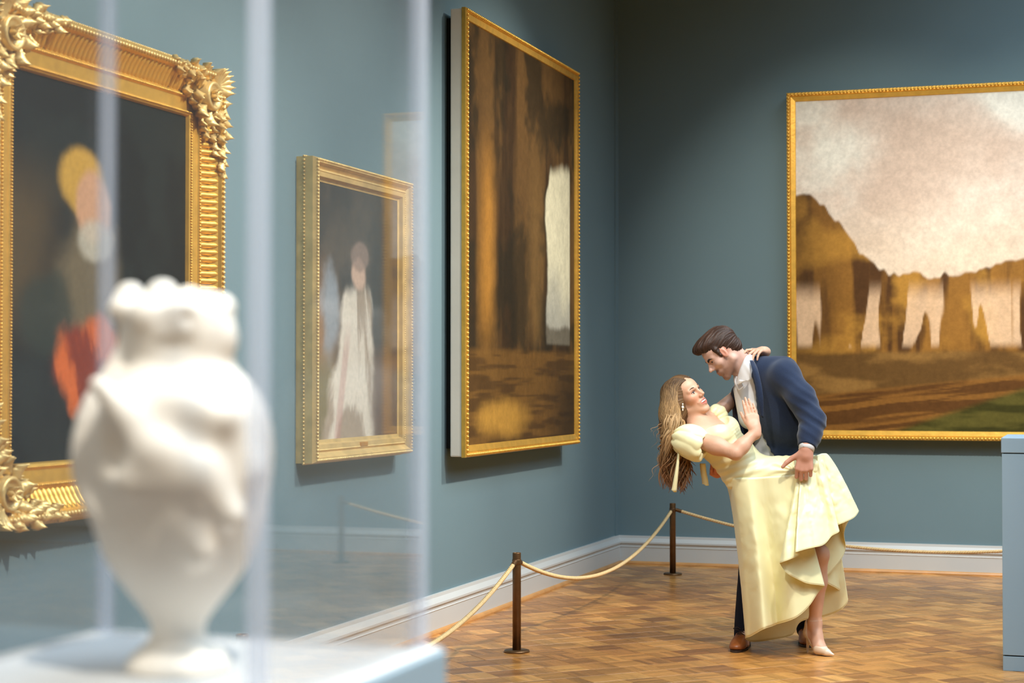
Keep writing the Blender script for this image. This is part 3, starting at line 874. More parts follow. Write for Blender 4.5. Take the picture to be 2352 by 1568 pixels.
# ------------------------------------------------------------------ rope barrier
POSTS = [(-2.97, 5.82), (-2.97, 8.985), (-3.045, 12.885), (0.615, 12.885), (4.28, 12.885)]
PLAB = ['dark bronze barrier post seen through the case by the vase', 'dark bronze barrier post nearest the couple, by the left wall', 'dark bronze barrier post in the room corner', 'bronze barrier post before the back wall, right of the couple', 'bronze barrier post before the far landscape, mirrored in the case']
def stanchion(x, y, label):
    o = empty('barrier_post', (x, y, 0)); tag(o, label, 'post', 'rope barrier posts')
    link('base_plate', MB().lathe([(0.0005, 0), (0.068, 0), (0.069, 0.004), (0.067, 0.010), (0.060, 0.0125), (0.0005, 0.0125)], n=40).mesh('base_plate', True), o, M['bronze'])
    link('shaft', MB().lathe([(0.0005, 0.012), (0.0225, 0.012), (0.0225, 0.522), (0.0215, 0.525), (0.018, 0.525), (0.018, 0.512), (0.0005, 0.512)], n=28).mesh('shaft', True), o, M['bronze'])
    link('rope_ring', MB().lathe([(0.0235, 0.462), (0.0245, 0.464), (0.0245, 0.488), (0.0235, 0.490)], n=28).mesh('rope_ring', True), o, M['bronze'])
for q, l in zip(POSTS, PLAB): stanchion(*q, l)

def rope(a, b, sag, label):
    a = np.array([*a, 0.478]); b = np.array([*b, 0.478]); L = np.linalg.norm(b - a); t3 = (b - a) / L
    a = a + t3 * 0.026; b = b - t3 * 0.026
    n = int(L / 0.006)
    t = np.linspace(0, 1, n)
    pts = a[None] + (b - a)[None] * t[:, None]; pts[:, 2] -= sag * 4 * t * (1 - t)
    o = empty('barrier_rope', tuple(pts[n // 2])); tag(o, label, 'rope', 'twisted barrier ropes')
    pts = pts - pts[n // 2]
    tg = np.gradient(pts, axis=0); tg /= np.linalg.norm(tg, axis=1)[:, None]
    side = np.cross(tg, [0, 0, 1.0]); side /= np.linalg.norm(side, axis=1)[:, None]; upv = np.cross(side, tg)
    for k in range(3):
        ph = 2 * math.pi * (k / 3) + t * L / 0.052 * 2 * math.pi
        c = pts + 0.0058 * (np.cos(ph)[:, None] * side + np.sin(ph)[:, None] * upv)
        V, Q = tube_np(c, 0.0066, 6)
        link('strand', fast_mesh('strand', V, Q), o, M['rope'])
    for e in (0, n - 1):
        d = 1 if e == 0 else -1
        V, Q = tube_np(pts[e:e + d * 8:d] if e == 0 else pts[e:e - 8:-1], 0.0135, 12)
        link('ferrule', fast_mesh('ferrule', V, Q), o, M['bronze'])
rope(POSTS[0], POSTS[1], 0.27, 'twisted cream rope running from the left-wall post down behind the display case')
rope(POSTS[1], POSTS[2], 0.255, 'twisted cream rope between the left-wall post and the corner post')
rope(POSTS[2], POSTS[3], 0.255, 'twisted rope along the back wall passing behind the couple')
rope(POSTS[3], POSTS[4], 0.255, 'twisted rope along the back wall beyond the grey podium')

# ------------------------------------------------------------------ podiums
def podium(name, x0, x1, y0, y1, ztop, label, deck=None):
    o = empty(name, ((x0 + x1) / 2, (y0 + y1) / 2, 0)); tag(o, label, 'pedestal')
    a, b = (x1 - x0) / 2, (y1 - y0) / 2
    link('plinth', MB().box(-a + 0.003, a - 0.003, -b + 0.003, b - 0.003, 0, 0.072, 0.002).mesh('plinth'), o, M['podium'])
    link('lower_reveal', MB().box(-a + 0.012, a - 0.012, -b + 0.012, b - 0.012, 0.07, 0.08).mesh('lower_reveal'), o, M['black'])  # both reveals are coloured black as the shadow lines of the grooves
    link('body', MB().box(-a + 0.003, a - 0.003, -b + 0.003, b - 0.003, 0.078, ztop - 0.079, 0.002).mesh('body'), o, M['podium'])
    link('upper_reveal', MB().box(-a + 0.010, a - 0.010, -b + 0.010, b - 0.010, ztop - 0.081, ztop - 0.072).mesh('upper_reveal'), o, M['black'])
    link('cap', MB().box(-a, a, -b, b, ztop - 0.074, ztop, 0.003).mesh('cap'), o, M['podium'])
    if deck: link('deck', MB().box(-a + 0.004, a - 0.004, -b + 0.004, b - 0.004, ztop, ztop + 0.003).mesh('deck'), o, M['white'])
    return o
podium('podium', -0.497, 0.103, 9.173, 9.773, 1.153, 'blue-grey painted podium at the right edge of the photo')
VX0, VX1, VY0, VY1, VZ = -1.117, -0.712, 1.431, 1.835, 1.153
podium('display_pedestal', VX0 - 0.018, VX1 + 0.018, VY0 - 0.018, VY1 + 0.018, VZ - 0.003, 'white-topped pedestal in the near foreground under the clear case', True)

def vitrine():
    T = 0.012; Z1 = VZ + 0.85
    o = empty('display_case', ((VX0 + VX1) / 2, (VY0 + VY1) / 2, VZ)); tag(o, 'clear acrylic display case over the white vase', 'display case')
    a, b = (VX1 - VX0) / 2, (VY1 - VY0) / 2; H = Z1 - VZ; e = T + 0.003
    for nm, bx in (('pane', (-a + e, a - e, -b, -b + T, 0.0, H - T)), ('pane', (-a + e, a - e, b - T, b, 0.0, H - T)), ('pane', (-a, -a + T, -b + e, b - e, 0.0, H - T)), ('pane', (a - T, a, -b + e, b - e, 0.0, H - T)), ('top_pane', (-a + e, a - e, -b + e, b - e, H - T, H))):
        link(nm, MB().box(*bx).mesh(nm), o, M['acrylic'])
    for sx in (-1, 1):
        for sy in (-1, 1):
            x, y = sx * (a - T / 2), sy * (b - T / 2)
            link('polished_edge', MB().box(x - T / 2 - 0.002, x + T / 2 + 0.002, y - T / 2 - 0.002, y + T / 2 + 0.002, 0, H, 0.002).mesh('polished_edge'), o, M['acrylic_edge'])
vitrine()

# ------------------------------------------------------------------ vase
def vase():
    cx, cy = -0.8955, 1.6140; px = 1 / 2262.0
    R = lambda r: r * px
    z = lambda v: VZ + (1548 - v) * px
    prof = [(1548, 120), (1535, 122), (1515, 113), (1497, 94), (1482, 72), (1462, 59), (1435, 64), (1400, 88), (1370, 112), (1330, 142), (1290, 166), (1250, 182), (1200, 198), (1150, 207), (1100, 213), (1050, 216), (1000, 213), (960, 206), (920, 188), (890, 168), (868, 146), (850, 128), (830, 122), (800, 128), (770, 131), (740, 126), (715, 120)]
    zs = np.array([z(v) for v, r in prof]); rs = np.array([R(r) for v, r in prof])
    zz = np.linspace(zs[0], zs[-1], 400); rr = np.interp(zz, zs, rs)
    k = np.exp(-np.linspace(-2, 2, 21) ** 2); k /= k.sum()
    rr = np.convolve(np.pad(rr, 10, mode='edge'), k, 'valid')
    def body(x, y, zq):
        r = np.sqrt((x - cx) ** 2 + (y - cy) ** 2)
        q = np.interp(zq.ravel(), zz, rr).reshape(zq.shape)
        d = (r - q) * 0.8
        return np.maximum(np.maximum(d, zs[0] - zq), zq - zs[-1]).astype(np.float32)
    lo = (cx - 0.15, cy - 0.15, VZ - 0.005); hi = (cx + 0.15, cy + 0.15, VZ + 0.43)
    F = Field(lo, hi, 0.0034)
    F.add(((np.array(lo), np.array(hi)), body), 0)
    rt = np.array([math.cos(YAW), math.sin(YAW), 0]); aw = np.array([-math.sin(YAW), math.cos(YAW), 0])
    W = lambda u, v, d: np.array([cx, cy, 0]) + rt * (u - 395) * px + aw * d + np.array([0, 0, z(v)])
    # lobed shell lip
    for u, v, d, r in ((285, 690, -0.01, 36), (350, 684, 0.01, 40), (262, 720, -0.02, 24), (455, 712, -0.01, 42), (497, 705, 0.0, 24), (420, 735, -0.045, 34), (330, 735, -0.045, 34), (395, 700, 0.05, 44), (480, 790, -0.01, 48), (310, 780, -0.01, 44)):
        F.add(ell(W(u, v, d), (R(r), R(r) * 0.8, R(r) * 0.95)), 0.012)
    for u, v, d, r in ((378, 705, -0.035, 13), (438, 742, -0.058, 12), (395, 690, -0.02, 22)):
        F.sub(ell(W(u, v, d), R(r)), 0.008)
    F.sub(ell(W(420, 805, -0.062), (R(60), R(20), R(10)), np.array([rt, aw, [0, 0, 1]])), 0.01)
    # handle arm down the left flank with a hollow behind it
    pts = catmull([W(300, 800, -0.01), W(262, 870, -0.02), W(215, 950, -0.03), W(196, 1050, -0.035), W(212, 1130, -0.035), W(255, 1190, -0.05)], 14)
    chain(F, pts, np.linspace(R(26), R(22), 14), 0.012)
    F.sub(ell(W(288, 1010, -0.085), (R(46), R(26), R(80)), np.array([rt * 0.97 + np.array([0, 0, 0.2]), aw, np.array([0, 0, 0.97]) - rt * 0.2])), 0.014)
    # draped figure in relief across the belly
    for a, b, ra, rb, d in (((250, 890), (385, 1040), 26, 30, -0.082), ((385, 1040), (470, 1075), 34, 36, -0.09), ((330, 1105), (470, 1110), 22, 30, -0.085), ((470, 1100), (545, 1180), 30, 24, -0.075), ((420, 930), (520, 960), 30, 34, -0.075), ((520, 1000), (575, 1080), 24, 26, -0.05), ((440, 1180), (480, 1260), 18, 22, -0.078)):
        F.add(cone(W(*a, d), W(*b, d), R(ra) * 0.72, R(rb) * 0.72), 0.03)
    V, Q = F.surf(1)
    o = link('vase', fast_mesh('vase', V, Q), None, M['porcelain'])
    tag(o, 'white carved ceramic vase with lobed lip inside the clear case, out of focus', 'vase')
vase()

# ------------------------------------------------------------------ the couple
RT = np.array([math.cos(YAW), math.sin(YAW), 0.0]); AW = np.array([-math.sin(YAW), math.cos(YAW), 0.0]); UPV = np.array([0, 0, 1.0])
def unit(v): v = np.asarray(v, float); return v / np.linalg.norm(v)
def PF(u, z, dy):
    """world point seen in photo column u, at height z and depth dy"""
    D = (9.45 + dy)
    v = 784 + F_PX * ((CAM_H - z) / D + math.tan(PITCH)) / (1.0)
    return P(u, v, dy)
def frame(fwd, up):
    f = unit(fwd); u = unit(np.asarray(up) - f * (np.asarray(up) @ f)); r = np.cross(f, u)
    return np.array([r, f, u])

M['skin_m'] = pmat('skin_fair', (1, 1, 1), 0.5, spec=0.3, attr='Col')
M['skin_f'] = pmat('skin_tanned', (1, 1, 1), 0.45, spec=0.35, attr='Col')
M['hair'] = pmat('hair_strands', (1, 1, 1), 0.55, spec=0.3, attr='Col', bump=(180, 0.15))
M['navy'] = pmat('navy_wool', lin(28, 41, 66), 0.85, spec=0.25, sheen=0.25, bump=(420, 0.10), var=(240, 0.22))
M['trouser'] = pmat('dark_trouser_wool', lin(22, 26, 40), 0.85, spec=0.2, bump=(420, 0.08))
M['shirt'] = pmat('white_shirt_cotton', lin(232, 232, 234), 0.75, spec=0.2, bump=(14, 0.08))
M['satin'] = pmat('yellow_satin', lin(246, 240, 190), 0.36, spec=0.5, sheen=0.15, bump=(10, 0.10, (1, 1, 0.35)))
M['leather'] = pmat('tan_leather', lin(140, 78, 36), 0.38, spec=0.5, var=(30, 0.2))
M['sole'] = pmat('dark_sole', lin(48, 32, 22), 0.6)
M['nude'] = pmat('nude_patent', lin(222, 198, 172), 0.3, spec=0.5)
M['eye_white'] = pmat('eye_white', lin(232, 226, 220), 0.2)
M['iris'] = pmat('iris', lin(44, 28, 20), 0.2)
M['tooth'] = pmat('teeth', lin(245, 242, 234), 0.25)
M['brow_m'] = pmat('brow_dark', lin(38, 26, 20), 0.8)
M['brow_f'] = pmat('brow_brown', lin(92, 62, 42), 0.8)
M['lip_dark'] = pmat('mouth_inside', lin(110, 44, 38), 0.6)
M['pearl'] = pmat('pearl', lin(240, 236, 226), 0.2, coat=0.5)
M['silver'] = pmat('ring_silver', lin(210, 210, 215), 0.2, metal=1.0)
M['red'] = pmat('red_lining', lin(190, 40, 40), 0.7)

def head(F, o, R, fem=False, smile=0.0, ear=(-0.012, 0.004)):
    s = 0.95 if fem else 1.0
    L = lambda x, y, z: o + s * (x * R[0] + y * R[1] + z * R[2])
    E = lambda c, r, k=0.012, Rm=None: F.add(ell(L(*c), np.array(r) * s, R if Rm is None else Rm), k)
    E((0, -0.008, 0.050), (0.075, 0.097, 0.083), 0)
    E((0, 0.040, 0.055), (0.061, 0.054, 0.052), 0.02)
    E((0, 0.042, -0.010), (0.058, 0.052, 0.062), 0.025)
    E((0, 0.048, -0.058), (0.043 if fem else 0.046, 0.044, 0.040), 0.02)
    for q in (-1, 1):
        F.add(cone(L(q * 0.052, 0.000, -0.045), L(q * 0.016, 0.076, -0.092), s * (0.017 if fem else 0.020), s * 0.016), 0.02)
        E((q * 0.041, 0.062, -0.010 + 0.006 * smile), (0.024, 0.024, 0.020), 0.022)
        F.add(cone(L(q * 0.010, 0.092, 0.036), L(q * 0.046, 0.074, 0.034), s * 0.009, s * 0.008), 0.014)
    E((0, 0.080, -0.096), (0.020 if not fem else 0.016, 0.016, 0.015), 0.015)
    for q in (-1, 1): F.sub(ell(L(q * 0.031, 0.105, 0.016), s * np.array([0.019, 0.022, 0.011]), R), 0.012)
    for q in (-1, 1): E((q * 0.031, 0.0755, 0.017), (0.0155, 0.0125, 0.0125), 0.006)
    # nose
    E((0, 0.092, -0.008), (0.015, 0.014, 0.016), 0.010)
    F.add(cone(L(0, 0.089, 0.030), L(0, 0.112 if fem else 0.115, -0.008), s * 0.007, s * 0.0095), 0.010)
    E((0, 0.115 if fem else 0.119, -0.012), (0.0095, 0.0095, 0.0085), 0.008)
    for q in (-1, 1): E((q * 0.0115, 0.103, -0.017), (0.0075, 0.010, 0.0075), 0.006)
    # mouth
    E((0, 0.085, -0.052), (0.030, 0.018, 0.022), 0.015)
    w = 0.022 + 0.011 * smile
    for q in (-1, 1):
        F.add(cone(L(q * w, 0.088 - 0.009 * smile, -0.051 + 0.008 * smile), L(0, 0.100 + 0.001 * smile, -0.0475 + 0.002 * smile), s * 0.0036, s * 0.0048), 0.005)
        F.add(cone(L(q * w, 0.088 - 0.009 * smile, -0.053 + 0.008 * smile), L(0, 0.098, -0.0590 - 0.007 * smile), s * 0.0036, s * 0.0055), 0.005)
    if smile > 0.5: F.sub(ell(L(0, 0.106, -0.0520), s * np.array([0.030, 0.022, 0.0088]), R), 0.003)
    # ears
    for q in (-1, 1):
        Re = frame(R[1] * 0.96 - 0.28 * R[0] * q, R[2] - 0.25 * R[1])
        E((q * 0.072, ear[0], ear[1]), (0.0075, 0.016, 0.030), 0.006, Re)
        F.sub(ell(L(q * 0.080, ear[0] + 0.005, ear[1] + 0.003), s * np.array([0.006, 0.008, 0.018]), Re), 0.004)
    return L

def hand(F, wrist, d, back, thumb, size=1.0, curl=(0.2, 0.3, 0.2), spread=0.06, wr=0.026, thumb_out=0.7, curls=None, thumb_bend=0.2):
    """wrist point, direction to the knuckles, outward normal of the back, direction of the thumb side"""
    d = unit(d); n = unit(np.asarray(back) - d * (np.asarray(back) @ d)); t = np.cross(d, n)
    if t @ np.asarray(thumb) < 0: t = -t
    S = size
    pl = 0.092 * S
    K = []
    for i, (off, ln) in enumerate(((0.030, 0.95), (0.010, 1.0), (-0.010, 0.97), (-0.029, 0.88))):
        K.append(wrist + d * pl * ln + t * off * S)
    for i, k in enumerate(K):
        b = wrist + d * 0.02 * S + t * (0.016, 0.006, -0.006, -0.015)[i] * S
        F.add(econe(b, k, 0.0155 * S, 0.0118 * S, n, 0.9), 0.012)
    F.add(cone(wrist - d * 0.02 * S, wrist + d * 0.025 * S, wr * S, 0.026 * S), 0.02)
    tips = []
    lens = ((0.043, 0.026, 0.021), (0.048, 0.030, 0.022), (0.044, 0.028, 0.021), (0.035, 0.021, 0.018))
    for i in range(4):
        c = curls[i] if curls else curl
        p = K[i]; a = 0.0
        dd = unit(d + t * spread * (1.5 - i))
        r = (0.0098, 0.0100, 0.0095, 0.0084)[i] * S
        for j in range(3):
            a += c[j]
            q = p + (dd * math.cos(a) - n * math.sin(a)) * lens[i][j] * S
            F.add(cone(p, q, r * (1 - 0.12 * j), r * (1 - 0.12 * (j + 1))), 0.003)
            p = q
        tips.append(p)
    # thumb leaves the side of the palm near its base
    b = wrist + d * 0.022 * S + t * 0.020 * S
    m1 = b + unit(t * thumb_out + d * 0.75 - n * 0.25) * 0.042 * S
    m2 = m1 + unit(t * thumb_out * 0.7 + d * 0.8 - n * thumb_bend) * 0.034 * S
    m3 = m2 + unit(t * thumb_out * 0.5 + d * 0.85 - n * thumb_bend) * 0.026 * S
    F.add(cone(b, m1, 0.017 * S, 0.0125 * S), 0.012); F.add(cone(m1, m2, 0.0122 * S, 0.0105 * S), 0.004); F.add(cone(m2, m3, 0.0105 * S, 0.008 * S), 0.003)
    return K, tips

def paint(V, base, items):
    c = np.tile(np.array(base, float), (len(V), 1))
    x, y, z = V[:, 0], V[:, 1], V[:, 2]
    n = fbm(x * 60, y * 60, z * 60, 3) - 0.5
    c *= (1 + 0.10 * n)[:, None]
    for pr, col, soft, amt in items:
        d = pr[1](x.astype(np.float32), y.astype(np.float32), z.astype(np.float32))
        m = np.clip(0.5 - d / soft, 0, 1) * amt
        c = c + (np.array(col) - c) * m[:, None]
    return c

def blob(c, r, R=None):
    """small closed ellipsoid mesh"""
    bm = bmesh.new(); bmesh.ops.create_icosphere(bm, subdivisions=3, radius=1.0); bm.verts.index_update()
    V = np.array([v.co[:] for v in bm.verts]); Fq = np.array([[v.index for v in f.verts] for f in bm.faces]); bm.free()
    R = np.eye(3) if R is None else R
    return np.asarray(c) + (V * np.asarray(r)) @ R, Fq

def face_bits(par, L, R, mats, fem):
    s = 0.95 if fem else 1.0
    for q in (-1, 1):
        Re = frame(R[1] + 0.25 * q * R[0], R[2])
        hgt = 0.0066 if fem else 0.0032
        V, Q = blob(L(q * 0.031, 0.0815, 0.0165), s * np.array([0.0145, 0.0082, hgt]), Re)
        e = link('eye', fast_mesh('eye', V, Q), par, M['eye_white'])
        V, Q = blob(L(q * 0.031 + (0.001 if fem else -0.001), 0.0862, 0.0168 + (0.0012 if fem else -0.001)), s * np.array([0.0068, 0.0046, min(0.0066, hgt)]), Re)
        link('iris', fast_mesh('iris', V, Q), e, M['iris'])
        h2 = hgt + 0.0005
        pts = catmull([L(q * 0.0155, 0.0855, 0.0165), L(q * 0.024, 0.0900, 0.0165 + h2), L(q * 0.036, 0.0885, 0.0165 + h2), L(q * 0.049, 0.0770, 0.0172)], 14)
        V, Q = tube_np(pts, np.linspace(0.0012, 0.0025 if fem else 0.0016, 14), 6)
        link('eyelashes', fast_mesh('eyelashes', V, Q), e, M['iris'])
        zb = 0.0365 if fem else 0.0300
        pts = catmull([L(q * 0.012, 0.0965, zb), L(q * 0.024, 0.0955, zb + 0.0060), L(q * 0.038, 0.0890, zb + 0.0075), L(q * 0.052, 0.0785, zb + 0.001)], 14)
        r0 = 0.0028 if fem else 0.0050
        V, Q = tube_np(pts, np.array([r0 * (0.75 + 0.5 * math.sin(math.pi * min(1, i / 13 + 0.15))) * (1 - 0.5 * (i / 13) ** 3) for i in range(14)]), 7)
        link('eyebrow', fast_mesh('eyebrow', V, Q), par, mats)

def displace(V, Q, fn):
    n = vnormals(V, Q); return V + n * fn(V)[:, None]

def person(label):
    o = empty('person', (0, 0, 0)); tag(o, label, 'person'); return o

# ---------------------------------------------------------------- man
def build_man():
    o = person('dark-haired man in navy blazer and white shirt leaning over to hold the woman')
    root = PF(1780, 0, 0.15); o.location = tuple(root)
    def put(name, V, Q, mat, col=None, parent=None):
        par = parent if parent else o
        return link(name, fast_mesh(name, V - root, Q, True, col), par, mat)
    ho = P(1664, 812, 0.0)
    R = frame(-0.70 * RT - 0.70 * UPV - 0.16 * AW, -0.70 * RT + 0.70 * UPV)
    neck = P(1722, 850, 0.06)
    Lsh, Rsh = P(1806, 862, -0.10), P(1712, 905, 0.24)
    pel = P(1806, 1085, 0.14)
    Lel, Lwr = P(1867, 966, -0.24), P(1852, 1032, -0.325)
    Rel, Rwr = P(1712, 1012, 0.24), P(1647, 1084, 0.03)
    lo = np.minimum.reduce([P(1580, 1500, -0.5), P(1920, 740, -0.5), P(1580, 1500, 0.6), P(1920, 740, 0.6)]); hi = np.maximum.reduce([P(1580, 1500, -0.5), P(1920, 740, -0.5), P(1580, 1500, 0.6), P(1920, 740, 0.6)])
    lo[2] = 0.0
    hb = (ho - 0.15, ho + 0.15, 0.0026)
    lh = Lwr + np.array([0, 0, -0.08]); lhb = (lh - 0.13, lh + 0.13, 0.0034)
    rh = P(1638, 1072, -0.07); rhb = (rh - 0.09, rh + 0.09, 0.0036)
    F = Field(lo, hi, 0.014, (hb, lhb, rhb))
    mid = (Lsh + Rsh) / 2; S = unit(Lsh - Rsh); T = unit(neck - pel); N = unit(np.cross(T, S))
    if N @ RT > 0: N = -N
    T = np.cross(S, N); T = T if T[2] > 0 else -T
    RTm = np.array([S, N, T])
    L = head(F, ho, R, False, 0.35, (0.016, 0.011))
    F.add(cone(L(0, -0.030, -0.020), neck * 0.85 + mid * 0.15, 0.056, 0.062), 0.03)
    F.add(cone(L(0, 0.01, -0.06), P(1708, 862, 0.03), 0.035, 0.034), 0.03)
    F.add(ell(mid - T * 0.08, (0.155, 0.085, 0.13), RTm), 0.04)
    F.add(cone(mid - T * 0.15, pel, 0.085, 0.095), 0.03)
    Rhip, Lhip = P(1772, 1108, 0.17), P(1828, 1112, 0.14)
    Rkn, Ran = PF(1728, 0.50, 0.13), PF(1708, 0.10, 0.17)
    Lkn, Lan = PF(1852, 0.50, 0.22), PF(1852, 0.10, 0.36)
    for a, b, c in ((Rhip, Rkn, Ran), (Lhip, Lkn, Lan)):
        F.add(cone(a, b, 0.085, 0.058), 0.04); F.add(cone(b, c, 0.056, 0.04), 0.03); F.add(cone(c, c - AW * 0.10 - UPV * 0.07, 0.032, 0.02), 0.02)
    for a, b, c in ((Lsh, Lel, Lwr), (Rsh, Rel, Rwr)):
        F.add(cone(a, b, 0.055, 0.042), 0.03); F.add(cone(b, c, 0.042, 0.028), 0.02)
    # left hand grips the skirt: thumb out to the left, fingers curled under
    K1, _ = hand(F, Lwr, -UPV - 0.12 * RT - 0.02 * AW, -AW - 0.25 * RT + 0.15 * UPV, -RT, 1.16, (0.50, 1.25, 0.8), 0.02, 0.026, 1.2, thumb_bend=-0.05)
    # right hand spread on her back
    hand(F, Rwr, -AW - 0.10 * RT - 0.05 * UPV, -UPV, -RT, 1.0, (0.75, 0.70, 0.3), 0.0, 0.027, 0.12)
    V, Q = F.surf(1)
    sk = C3(208, 169, 153)
    it = [(ell(L(0, 0.066, -0.078), (0.085, 0.062, 0.044), R), C3(122, 88, 70), 0.032, 0.8),        # stubble
          (cone(L(-0.066, 0.030, 0.000), L(-0.055, 0.030, -0.060), 0.013, 0.022), C3(140, 102, 82), 0.025, 0.7),
          (cone(L(0.066, 0.030, 0.000), L(0.055, 0.030, -0.060), 0.013, 0.022), C3(140, 102, 82), 0.025, 0.7),
          (ell(L(0, 0.103, -0.036), (0.030, 0.022, 0.009), R), C3(92, 62, 50), 0.010, 0.85),          # moustache
          (ell(L(0, 0.105, -0.053), (0.024, 0.02, 0.009), R), C3(170, 112, 98), 0.008, 0.6),
          (ell(L(0, 0.03, 0.01), (0.11, 0.12, 0.10), R), sk, 0.01, 0.0),
          (ell(L(-0.08, 0.012, 0.016), 0.030), C3(214, 140, 116), 0.02, 0.7),
          (ell(L(0.08, 0.012, 0.016), 0.030), C3(214, 140, 116), 0.02, 0.7),
          (ell(lh, 0.15), C3(206, 146, 122), 0.05, 0.8), (ell(rh, 0.12), C3(196, 112, 84), 0.05, 0.8)]  # right hand tinted dark red for the shade under her back
    put('body', V, Q, M['skin_m'], paint(V, sk, it))
    fb = o
    Lr = lambda x, y, z: L(x, y, z) - root
    face_bits(fb, Lr, R, M['brow_m'], False)
    V, Q = tube_np(catmull([L(0.026, 0.088, -0.050), L(0, 0.1035, -0.0535), L(-0.026, 0.088, -0.050)], 9), 0.0016, 6)
    put('mouth_line', V, Q, M['lip_dark'], None, fb)

    # hair: short sides, volume swept back from the brow
    H = Field(ho - 0.17, ho + 0.17, 0.0032)
    H.add(ell(L(0, -0.018, 0.062), (0.0815, 0.101, 0.084), R), 0)
    H.add(ell(L(0, 0.045, 0.105), (0.066, 0.062, 0.044), R), 0.03)
    H.add(ell(L(0, 0.085, 0.118), (0.050, 0.030, 0.020), R), 0.02)
    H.add(ell(L(0, -0.055, -0.005), (0.066, 0.052, 0.050), R), 0.03)
    for q in (-1, 1): H.add(cone(L(q * 0.069, 0.040, 0.055), L(q * 0.068, 0.036, 0.006), 0.013, 0.006), 0.012)
    H.sub(ell(L(0, 0.110, 0.010), (0.090, 0.068, 0.082), R), 0.008)
    for q in (-1, 1):
        H.sub(ell(L(q * 0.085, 0.008, 0.012), (0.024, 0.022, 0.030), R), 0.005)
        H.sub(ell(L(q * 0.076, 0.078, 0.010), (0.03, 0.034, 0.046), R), 0.006)
    V, Q = H.surf(1)
    lx = (V - ho) @ R.T
    ang = np.arctan2(lx[:, 0], lx[:, 2] - 0.02); rad = lx[:, 1]
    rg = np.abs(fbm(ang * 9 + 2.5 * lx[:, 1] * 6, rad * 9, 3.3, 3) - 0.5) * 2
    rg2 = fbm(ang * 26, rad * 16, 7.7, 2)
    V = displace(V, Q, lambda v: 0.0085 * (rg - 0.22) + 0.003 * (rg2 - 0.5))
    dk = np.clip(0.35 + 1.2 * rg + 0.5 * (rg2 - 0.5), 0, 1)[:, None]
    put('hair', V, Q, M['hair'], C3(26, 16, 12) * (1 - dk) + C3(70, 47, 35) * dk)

    # shirt
    G = Field(*(lambda a, b: (np.minimum(a, b) - 0.05, np.maximum(a, b) + 0.05))(np.minimum.reduce([P(1660, 1100, -0.3), P(1660, 1100, 0.45), P(1900, 800, -0.3)]), np.maximum.reduce([P(1900, 800, -0.3), P(1900, 800, 0.45), P(1660, 800, 0.45)])), 0.0062)
    def torso(Fd, g, k=0.05):
        Fd.add(ell(mid - T * 0.075, (0.175 + g, 0.112 + g, 0.150 + g), RTm), 0)
        Fd.add(ell(mid - T * 0.21 + N * 0.005, (0.158 + g, 0.118 + g, 0.17), RTm), k)
        Fd.add(ell(pel + T * 0.10 + N * 0.0, (0.158 + g, 0.122 + g, 0.15), RTm), k)
    torso(G, 0.004)
    G.add(cone(neck * 0.6 + mid * 0.4, L(0, -0.03, -0.055), 0.068, 0.062), 0.03)
    G.add(cone(P(1709, 895, 0.06), P(1722, 960, 0.05), 0.056, 0.06), 0.04)
    # keep only below the collar
    pc, nc = P(1707, 846, 0.03), unit(L(0, -0.025, 0.0) - (mid * 0.5 + neck * 0.5))
    G.sub(((G.ax[0][0] * 0 + np.array([G.ax[0][0], G.ax[1][0], G.ax[2][0]]), np.array([G.ax[0][-1], G.ax[1][-1], G.ax[2][-1]])), lambda x, y, z: -((x - pc[0]) * nc[0] + (y - pc[1]) * nc[1] + (z - pc[2]) * nc[2] - 0.004)), 0.002)
    V, Q = G.surf(1)
    V = displace(V, Q, lambda v: 0.004 * (fbm(v @ S * 22, v @ T * 7, 1.0, 2) - 0.5))
    shirt = put('shirt', V, Q, M['shirt'])
    # collar wings: curved leaves standing round the neck and falling at the throat
    def sheet(rows, nu, nv, th, name, mat, parent):
        """rows: list of polylines (same direction) -> lofted thickened sheet"""
        rows = [catmull(r, nu) for r in rows]
        A = np.stack([catmull(np.stack([r[i] for r in rows]), nv) for i in range(nu)], 0)   # nu,nv,3
        i = np.arange(nu - 1)[:, None] * nv + np.arange(nv - 1)[None, :]
        Qd = np.stack([i, i + 1, i + nv + 1, i + nv], -1).reshape(-1, 4)
        ob = put(name, A.reshape(-1, 3), Qd, mat, None, parent)
        md = ob.modifiers.new('thickness', 'SOLIDIFY'); md.thickness = th; md.offset = 0
        return ob
    sheet([[P(1728, 812, 0.02), P(1714, 818, -0.085), P(1702, 842, -0.095), P(1694, 866, -0.07), P(1692, 874, -0.055)],
           [P(1731, 815, 0.02), P(1720, 832, -0.105), P(1713, 856, -0.112), P(1704, 876, -0.098), P(1694, 884, -0.075)],
           [P(1733, 822, 0.02), P(1727, 852, -0.115), P(1724, 872, -0.118), P(1714, 874, -0.112), P(1698, 872, -0.095)]], 26, 9, 0.004, 'collar', M['shirt'], shirt)
    sheet([[P(1685, 862, 0.03), P(1687, 880, -0.01), P(1697, 897, -0.055)],
           [P(1692, 864, -0.005), P(1697, 880, -0.04), P(1704, 892, -0.075)],
           [P(1699, 868, -0.035), P(1703, 878, -0.06), P(1709, 887, -0.085)]], 16, 7, 0.004, 'collar', M['shirt'], shirt)
    # shirt cuff at the left wrist
    ax = unit(Lwr - Lel)
    V, Q = tube_np([Lwr - ax * 0.045, Lwr - ax * 0.02, Lwr + ax * 0.004, Lwr + ax * 0.006, Lwr - ax * 0.02], [0.041, 0.041, 0.040, 0.035, 0.034], 28)
    put('cuff', V, Q, M['shirt'], None, shirt)

    # jacket
    bb = (np.minimum.reduce([P(1660, 1110, -0.45), P(1660, 1110, 0.5), P(1930, 780, -0.45)]) - 0.04, np.maximum.reduce([P(1930, 780, -0.45), P(1930, 780, 0.5), P(1660, 780, 0.5)]) + 0.04)
